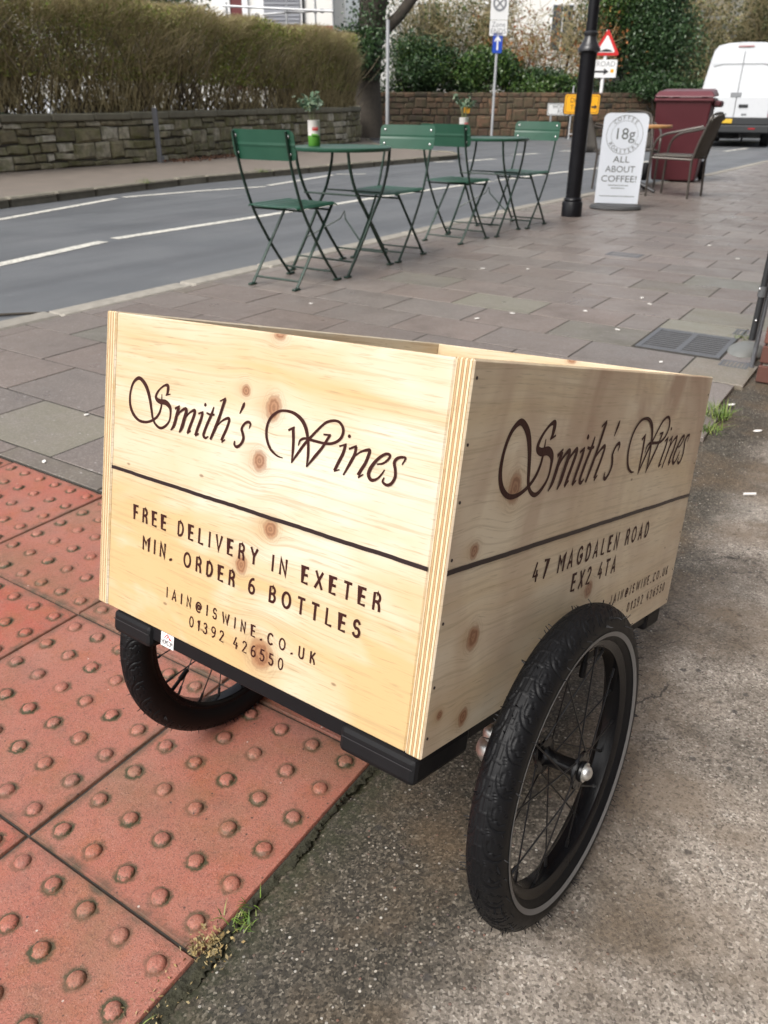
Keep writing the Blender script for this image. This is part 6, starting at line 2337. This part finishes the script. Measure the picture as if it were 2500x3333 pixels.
# ------------------------------------------------------------------ wheels
M_RUBBER = simple('tyre_rubber', (0.0055, 0.0057, 0.0066), 0.5, var=0.3, scale=90, spec=0.2)
M_BAND = simple('reflective_band', (0.20, 0.20, 0.20), 0.45, 0.2, var=0.15, scale=200)
M_RIM = simple('black_rim', (0.005, 0.005, 0.006), 0.24, var=0.2, scale=40, spec=0.28)
M_SPOKE = simple('black_spoke', (0.012, 0.012, 0.013), 0.35, 0.3, var=0.2)
M_NUT = simple('axle_nut', (0.62, 0.62, 0.60), 0.32, 0.85, var=0.15, scale=200)
WR, TR = 0.1985, 0.0228


NREP, NSTEP, NPH = 34, 44, 88


def tread_cell():
    """groove depth over one repeat of the wavy scalloped tread; t along the tyre (mm), s across it (mm)"""
    Lc = 2 * PI * WR / NREP * 1000
    arc_len = TR * 1000 * math.radians(310)
    t = (np.arange(NSTEP) + 0.5) / NSTEP * Lc
    s = (np.arange(NPH) / (NPH - 1) - 0.5) * arc_len
    T, S = np.meshgrid(t, s, indexing='ij')
    dep = np.zeros_like(T)

    def line(pts, w, side, shift):
        P = np.array(spline(pts, 6))
        best = np.full(T.shape, 1e9)
        for p in P:
            for m in (-1, 0, 1):
                d = np.hypot(T - (p[0] + shift + m * Lc), S * side - p[1])
                best = np.minimum(best, d)
        return np.clip((w - best) / 0.7, 0, 1)
    for side, sh in ((1, 0.0), (-1, Lc * 0.5)):
        dep = np.maximum(dep, line([(2, 5.0), (10, 5.4), (20, 7.5), (28, 12.0), (32, 18.0), (33, 25.5)], 1.45, side, sh))
        dep = np.maximum(dep, line([(8, 10.5), (15, 10.0), (21, 12.5), (20, 16.0), (25, 19.5), (24, 24.5)], 1.2, side, sh) * 0.85)
        dep = np.maximum(dep, line([(30, 7.5), (36, 9.5)], 1.3, side, sh) * 0.9)
        dep = np.maximum(dep, line([(4, 14.5), (9, 17.0)], 1.2, side, sh) * 0.85)
        dep = np.maximum(dep, line([(10, 21.5), (16, 25.5)], 1.2, side, sh) * 0.8)
    dep = np.maximum(dep, np.clip((0.95 - np.abs(np.abs(S) - 2.5)) / 0.6, 0, 1) * np.where((T / Lc) % 0.5 < 0.42, 0.8, 0.1))
    return dep


def tyre_mesh():
    dep = np.tile(tread_cell(), (NREP, 1))
    NTH = NREP * NSTEP
    th = 2 * PI * np.arange(NTH) / NTH
    ph = -math.radians(155) + math.radians(310) * np.arange(NPH) / (NPH - 1)
    r = TR * (1.0 + 0.03 * np.cos(2 * ph))[None, :] - 0.0017 * dep
    rad = WR - TR + r * np.cos(ph)[None, :]
    V = np.stack([r * np.sin(ph)[None, :], rad * np.cos(th)[:, None], rad * np.sin(th)[:, None]], -1)
    idx = np.arange(NTH * NPH).reshape(NTH, NPH)
    nx = np.roll(idx, -1, 0)
    F = np.stack([idx[:, :-1], nx[:, :-1], nx[:, 1:], idx[:, 1:]], -1).reshape(-1, 4)[:, ::-1]
    return npmesh('tyre', V.reshape(-1, 3), F, M_RUBBER, True)


TYRE = tyre_mesh()
XR = Matrix.Rotation(PI / 2, 4, 'Y')        # lathe axis z -> x


def hair_mesh():
    mb = MB()
    rr = random.Random(4)
    for k in range(230):
        th = rr.uniform(0, 2 * PI)
        ph = math.radians(rr.choice((-62, -38, 0, 36, 60, 80)) + rr.uniform(-4, 4))
        L = rr.uniform(0.0025, 0.0075)
        a = Vector((TR * math.sin(ph), (WR - TR + TR * math.cos(ph)) * math.cos(th), (WR - TR + TR * math.cos(ph)) * math.sin(th)))
        nrm = Vector((math.sin(ph), math.cos(ph) * math.cos(th), math.cos(ph) * math.sin(th)))
        nrm = (nrm + Vector((rr.gauss(0, .2), rr.gauss(0, .2), rr.gauss(0, .2)))).normalized()
        mb.tube([a - nrm * .001, a + nrm * L], [0.0008, 0.00055], 4)
    return mb.mesh('rubber_hairs', M_RUBBER)


HAIRS = hair_mesh()
BAND = MB().lathe([(0.1650, 0.02045), (0.1708, 0.02235), (0.1709, 0.02275), (0.1648, 0.0209)], 160, XR, closed=True).mesh('reflective_band', M_BAND)
RIM = MB().lathe([(0.1590, -0.0142), (0.1605, -0.0125), (0.1590, -0.0105), (0.1550, -0.0100), (0.1515, -0.0060), (0.1508, 0.0), (0.1515, 0.0060), (0.1550, 0.0100), (0.1590, 0.0105), (0.1605, 0.0125), (0.1590, 0.0142), (0.1535, 0.0138), (0.1475, 0.0095), (0.1460, 0.0), (0.1475, -0.0095), (0.1535, -0.0138)], 120, XR, closed=True).mesh('rim', M_RIM)
NSP = 20


def spoke_mesh():
    return MB().tube([(0, 0, 0), (0, 0, 1)], 0.00105, 6).mesh('spoke', M_SPOKE)


SPOKE = spoke_mesh()
NIP = MB().tube([(0, 0, 0.90), (0, 0, 1.0)], 0.0022, 6).mesh('nipple', M_SPOKE)


def make_wheel(center, sign, phase, label=None):
    """sign +1: outer side faces +x of the trailer"""
    w = put('wheel', RIM, cart)
    w.matrix_local = Matrix.Translation(center) @ Matrix.Rotation(math.radians(-1.1) * sign, 4, 'Y') @ Matrix.Rotation(phase, 4, 'X') @ (Matrix.Identity(4) if sign > 0 else Matrix.Rotation(PI, 4, 'Z'))
    if label:
        w['label'] = label
    put('tyre', TYRE, w)
    put('rubber_hairs', HAIRS, w)['kind'] = 'stuff'
    put('reflective_band', BAND, w)
    hub = MB().lathe([(0.0, -0.050), (0.006, -0.050), (0.006, -0.034), (0.012, -0.034), (0.013, -0.027), (0.0225, -0.0265), (0.0235, -0.0235), (0.013, -0.022), (0.0105, -0.018), (0.0095, 0.0), (0.0105, 0.014), (0.013, 0.0155), (0.013, 0.019), (0.0235, 0.0205), (0.0225, 0.0235), (0.013, 0.0245), (0.0125, 0.0275), (0.0, 0.0280)], 40, XR)
    for k in range(10):
        for xx in (-0.025, 0.022):
            a = 2 * PI * k / 10
            hub.tube([(xx - .0022, 0.0195 * math.cos(a), 0.0195 * math.sin(a)), (xx + .0022, 0.0195 * math.cos(a), 0.0195 * math.sin(a))], 0.0026, 6)
    put('hub', hub.mesh('hub', M_RIM), w)
    put('axle_washer', MB().lathe([(0.0085, 0.0279), (0.0118, 0.0279), (0.0118, 0.0292), (0.0085, 0.0292)], 28, XR, closed=True).mesh('axle_washer', M_NUT), w)
    put('axle_nut', MB().lathe([(0.0092, 0.0281), (0.0092, 0.0300), (0.0080, 0.0335), (0.0045, 0.0360), (0.0, 0.0368)], 28, XR).mesh('axle_nut', M_NUT), w)
    for k in range(NSP):
        a = 2 * PI * k / NSP
        side = 0.022 if k % 2 else -0.025
        b = a + (0.95 if (k // 2) % 2 else -0.95)
        p = Vector((side, 0.0205 * math.cos(b), 0.0205 * math.sin(b)))
        q = Vector((0.003 if k % 2 else -0.003, 0.1475 * math.cos(a), 0.1475 * math.sin(a)))
        d = q - p
        Ms = Matrix.Translation(p) @ d.to_track_quat('Z', 'Y').to_matrix().to_4x4() @ Matrix.Diagonal((1, 1, d.length, 1))
        s_ = put('spoke', SPOKE, w)
        s_.matrix_local = Ms
        s_ = put('nipple', NIP, w)
        s_.matrix_local = Ms
    va = math.radians(62)
    vp = Vector((0, 0.1475 * math.cos(va), 0.1475 * math.sin(va)))
    vq = vp * (0.1080 / 0.1475)
    put('valve', MB().tube([vp, vp.lerp(vq, .5), vp.lerp(vq, .52), vp.lerp(vq, .96), vq], [0.0030, 0.0030, 0.0042, 0.0040, 0.0030], 10).mesh('valve', M_RUBBER), w)
    return w


make_wheel(Vector((CW + 0.0400, 0.2640, -0.0917)), 1, math.radians(20))
make_wheel(Vector((-0.0345, 0.2640, -0.0917)), -1, math.radians(107))

# axle stubs, hangers and the silver spring clips
for s, xw in ((1, CW + 0.040), (-1, -0.0345)):
    xi = CW - 0.022 if s > 0 else 0.044
    MB().tube([(xw - s * 0.030, 0.264, -0.0917), (xi - s * 0.02, 0.264, -0.0917)], 0.0062, 12).build('axle', M_FRAME, cart)
    hg = MB().rbox((min(xi, xi - s * .004), 0.225, -0.110), (max(xi, xi - s * .004), 0.303, -0.017), 0.002).build('hanger', M_FRAME, cart)
    cl = MB()
    Mx = Matrix.Translation((xi + s * 0.004, 0.186, -0.070)) @ Matrix.Rotation(PI / 2, 4, 'X') @ Matrix.Rotation(math.radians(20), 4, 'Y')
    cl.lathe([(0.004, -0.012), (0.017, -0.010), (0.0185, -0.006), (0.0165, -0.003), (0.0185, 0.0), (0.0165, 0.003), (0.0150, 0.008), (0.008, 0.013), (0.0, 0.014)], 24, Mx)
    cl.sphere((xi + s * 0.002, 0.184, -0.048), (0.011, 0.009, 0.012), 14, 8)
    cl.build('spring_clip', M_NUT, cart)
MB().tube([(0.09, CL - 0.03, -0.012), (0.09, CL + 0.2, -0.02), (0.09, CL + 0.60, -0.055)], 0.0125, 12).build('drawbar', M_FRAME, cart)

# ------------------------------------------------------------------ small things on the ground
def tuft(name, label, cat, c, n, hgt, spread, rad):
    P = np.stack([c[0] + NP.normal(0, rad, n), c[1] + NP.normal(0, rad, n), np.full(n, c[2])], 1)
    d = np.stack([NP.normal(0, spread, n), NP.normal(0, spread, n), np.ones(n)], 1)
    d /= np.linalg.norm(d, axis=1)[:, None]
    L = hgt * NP.uniform(.35, 1.1, n)
    q = P + d * L[:, None]
    m = P + d * (L * .55)[:, None]
    q[:, 2] -= L * .25 * NP.random(n)
    q[:, :2] += d[:, :2] * (L * .35)[:, None]
    sd_ = np.stack([d[:, 1], -d[:, 0], np.zeros(n)], 1)
    sd_ /= np.linalg.norm(sd_, axis=1)[:, None] + 1e-6
    w = (L * 0.018 + 0.0005)[:, None]
    V = np.stack([P - sd_ * w, P + sd_ * w, m + sd_ * w * .8, m - sd_ * w * .8, q, q + 1e-5], 1).reshape(-1, 3)
    b = np.arange(n)[:, None] * 6
    F = np.concatenate([b + np.array([0, 1, 2, 3]), b + np.array([3, 2, 5, 4])], 0)
    o = put(name, npmesh(name, V, F, M_GRASS))
    return tag(o, label, cat, kind='stuff')


def E_at(r, off=0.01):
    p = PR(-0.518 + off, r)
    return p


tuft('grass', 'tuft of fresh grass at the joint where two red slabs meet the tarmac', 'grass', (*E_at(0.455).xy, 0.0), 48, 0.020, 0.8, 0.011)
tuft('grass', 'small grass tuft in the joint at the bottom edge of the red slabs', 'grass', (*E_at(0.275).xy, 0.0), 46, 0.022, 0.9, 0.010)
tuft('grass', 'sparse grass blades lowest in the joint beside the red slabs', 'grass', (*E_at(0.19).xy, 0.0), 16, 0.020, 0.9, 0.012)
tuft('grass', 'bright grass tuft in the paving joint beyond the right side of the box', 'grass', (1.135, 2.535, 0.0), 120, 0.068, 0.8, 0.024)
tuft('grass', 'smaller grass clump nearer the box in the right paving joint', 'grass', (1.06, 2.40, 0.0), 60, 0.055, 0.8, 0.02)
tuft('grass', 'weedy moss at the foot of the black rainwater pipe', 'grass', (*PR(-0.535, 3.87).xy, 0.0), 60, 0.03, 0.9, 0.03)
for (s, n_) in ((-4.14, 8.55), (-3.10, 10.9), (-1.9, 12.9)):
    tuft('grass', 'grass sprouting from the far kerb joint opposite', 'grass', (s, n_, FZ), 70, 0.09, 0.9, 0.06)
for o in [o for o in COL.objects if o.get('label') == 'grass sprouting from the far kerb joint opposite']:
    o['label'] = 'small weed tuft on the far mossy kerb across the road'
    o['group'] = 'weeds on the far kerb'

M_SCRAP = simple('white_scrap', (0.72, 0.70, 0.66), 0.7, var=0.1)
M_DRY = m_leaf('dry_debris', [(0.34, 0.26, 0.11), (0.22, 0.15, 0.06), (0.42, 0.34, 0.17), (0.12, 0.09, 0.05)], 0.8)
c = E_at(0.405, 0.0)
n = 230
P = np.stack([c.x + NP.normal(0, .013, n) + AX.x * NP.normal(0, .008, n), c.y + NP.normal(0, .012, n), 0.001 + np.abs(NP.normal(0, .0035, n))], 1)
tag(put('debris', leaf_mesh('debris', P, 0.0062, M_DRY, flat=0.3)), 'dry yellowish plant debris caught at the slab corner', 'debris', kind='stuff')
n = 60
P = np.stack([E_at(0.32).x + NP.normal(0, .02, n), E_at(0.32).y + NP.normal(0, .025, n), 0.001 + np.abs(NP.normal(0, .002, n))], 1)
tag(put('debris', leaf_mesh('debris', P, 0.005, M_DRY, flat=0.6)), 'scattered dry crumbs lower down the slab joint', 'debris', kind='stuff')


def scrap(loc, sx, sy, rz, name='litter_scrap', label='small white scrap lying flat on the brown paving slabs', cat='litter', group='white scraps on the paving', mat=M_SCRAP):
    n = 9
    pts = [((sx * R.uniform(.75, 1.1)) * math.cos(2 * PI * k / n), (sy * R.uniform(.75, 1.1)) * math.sin(2 * PI * k / n)) for k in range(n)]
    o = MB().prism(pts, 0.0005, 0.0025).build(name, mat)
    o.location = loc
    o.rotation_euler = (0, 0, rz)
    return tag(o, label, cat, group)


for (p, r, a, b) in ((-1.98, 1.235, .012, .006), (-2.2, 1.56, .009, .006), (-1.62, 3.72, .016, .009), (-1.33, 3.98, .016, .010), (-1.07, 3.70, .013, .009), (-1.18, 4.46, .017, .008), (-1.10, 4.33, .015, .007),
                     (-1.72, 3.52, .016, .009), (-2.3, 4.75, .018, .012), (-2.05, 4.9, .014, .01), (-1.0, 6.1, .02, .012), (-1.3, 6.6, .02, .012), (-2.6, 3.32, .012, .008), (-2.9, 2.6, .012, .007), (-2.75, 2.35, .010, .007), (-0.75, 3.28, .012, .008), (-1.9, 2.75, .010, .007)):
    scrap(PR(p, r, 0.002), a, b, R.uniform(0, 3))
scrap(PR(-0.99, 0.70, 0.0005), .006, .003, 0.3, 'litter_scrap', 'white chip on the red slabs left of the near wheel', 'litter', None)
scrap((-0.90, 1.50, 0.0005), .012, .005, .2, 'litter_scrap', 'white fleck on the red slabs farther to the left', 'litter', None)
o = MB().tube([(-.016, 0, .004), (.016, 0, .004)], 0.004, 8).build('cigarette_stub', M_SCRAP)
o.location = (0.985, 1.90, drive_z(0.985, 1.90) + .001)
o.rotation_euler = (0, 0, 0.05)
tag(o, 'white cigarette stub lying on the tarmac to the right of the box', 'litter')
for (x, y, lab) in ((1.235, 2.66, 'white paper chip on the tarmac near the paving joint'), (1.22, 2.40, 'folded white scrap at the right picture edge on the tarmac')):
    scrap((x, y, drive_z(x, y) + .001), .016, .008, .3, 'litter_scrap', lab, 'litter', None)
o = MB().tube([(0, 0, .006), (.10, .05, .012), (.2, .14, .006), (.3, .2, .004)], [.006, .008, .006, .004], 6).build('dead_twig', M_BARK)
o.location = (-2.1, 4.05, RZ)
o.rotation_euler = (0, 0, -0.25)
tag(o, 'dark fallen twig on the road beside the near kerb', 'twig')
n = 900
i_ = NP.random(n)
P = np.stack([-3.9 + 1.75 * i_ + NP.normal(0, .16, n), 15.1 + 4.6 * i_ + NP.normal(0, .1, n), FZ + 0.01 + 0.02 * NP.random(n)], 1)
P[:, 0] += 0.18
tag(put('leaf_litter', leaf_mesh('leaf_litter', P, 0.06, m_leaf('fallen_leaf', [(0.10, 0.05, 0.03), (0.16, 0.08, 0.045), (0.07, 0.04, 0.03)], 0.8), flat=0.6)), 'brown fallen leaves along the foot of the low stone wall', 'leaves', kind='stuff')

bpy.context.view_layer.update()
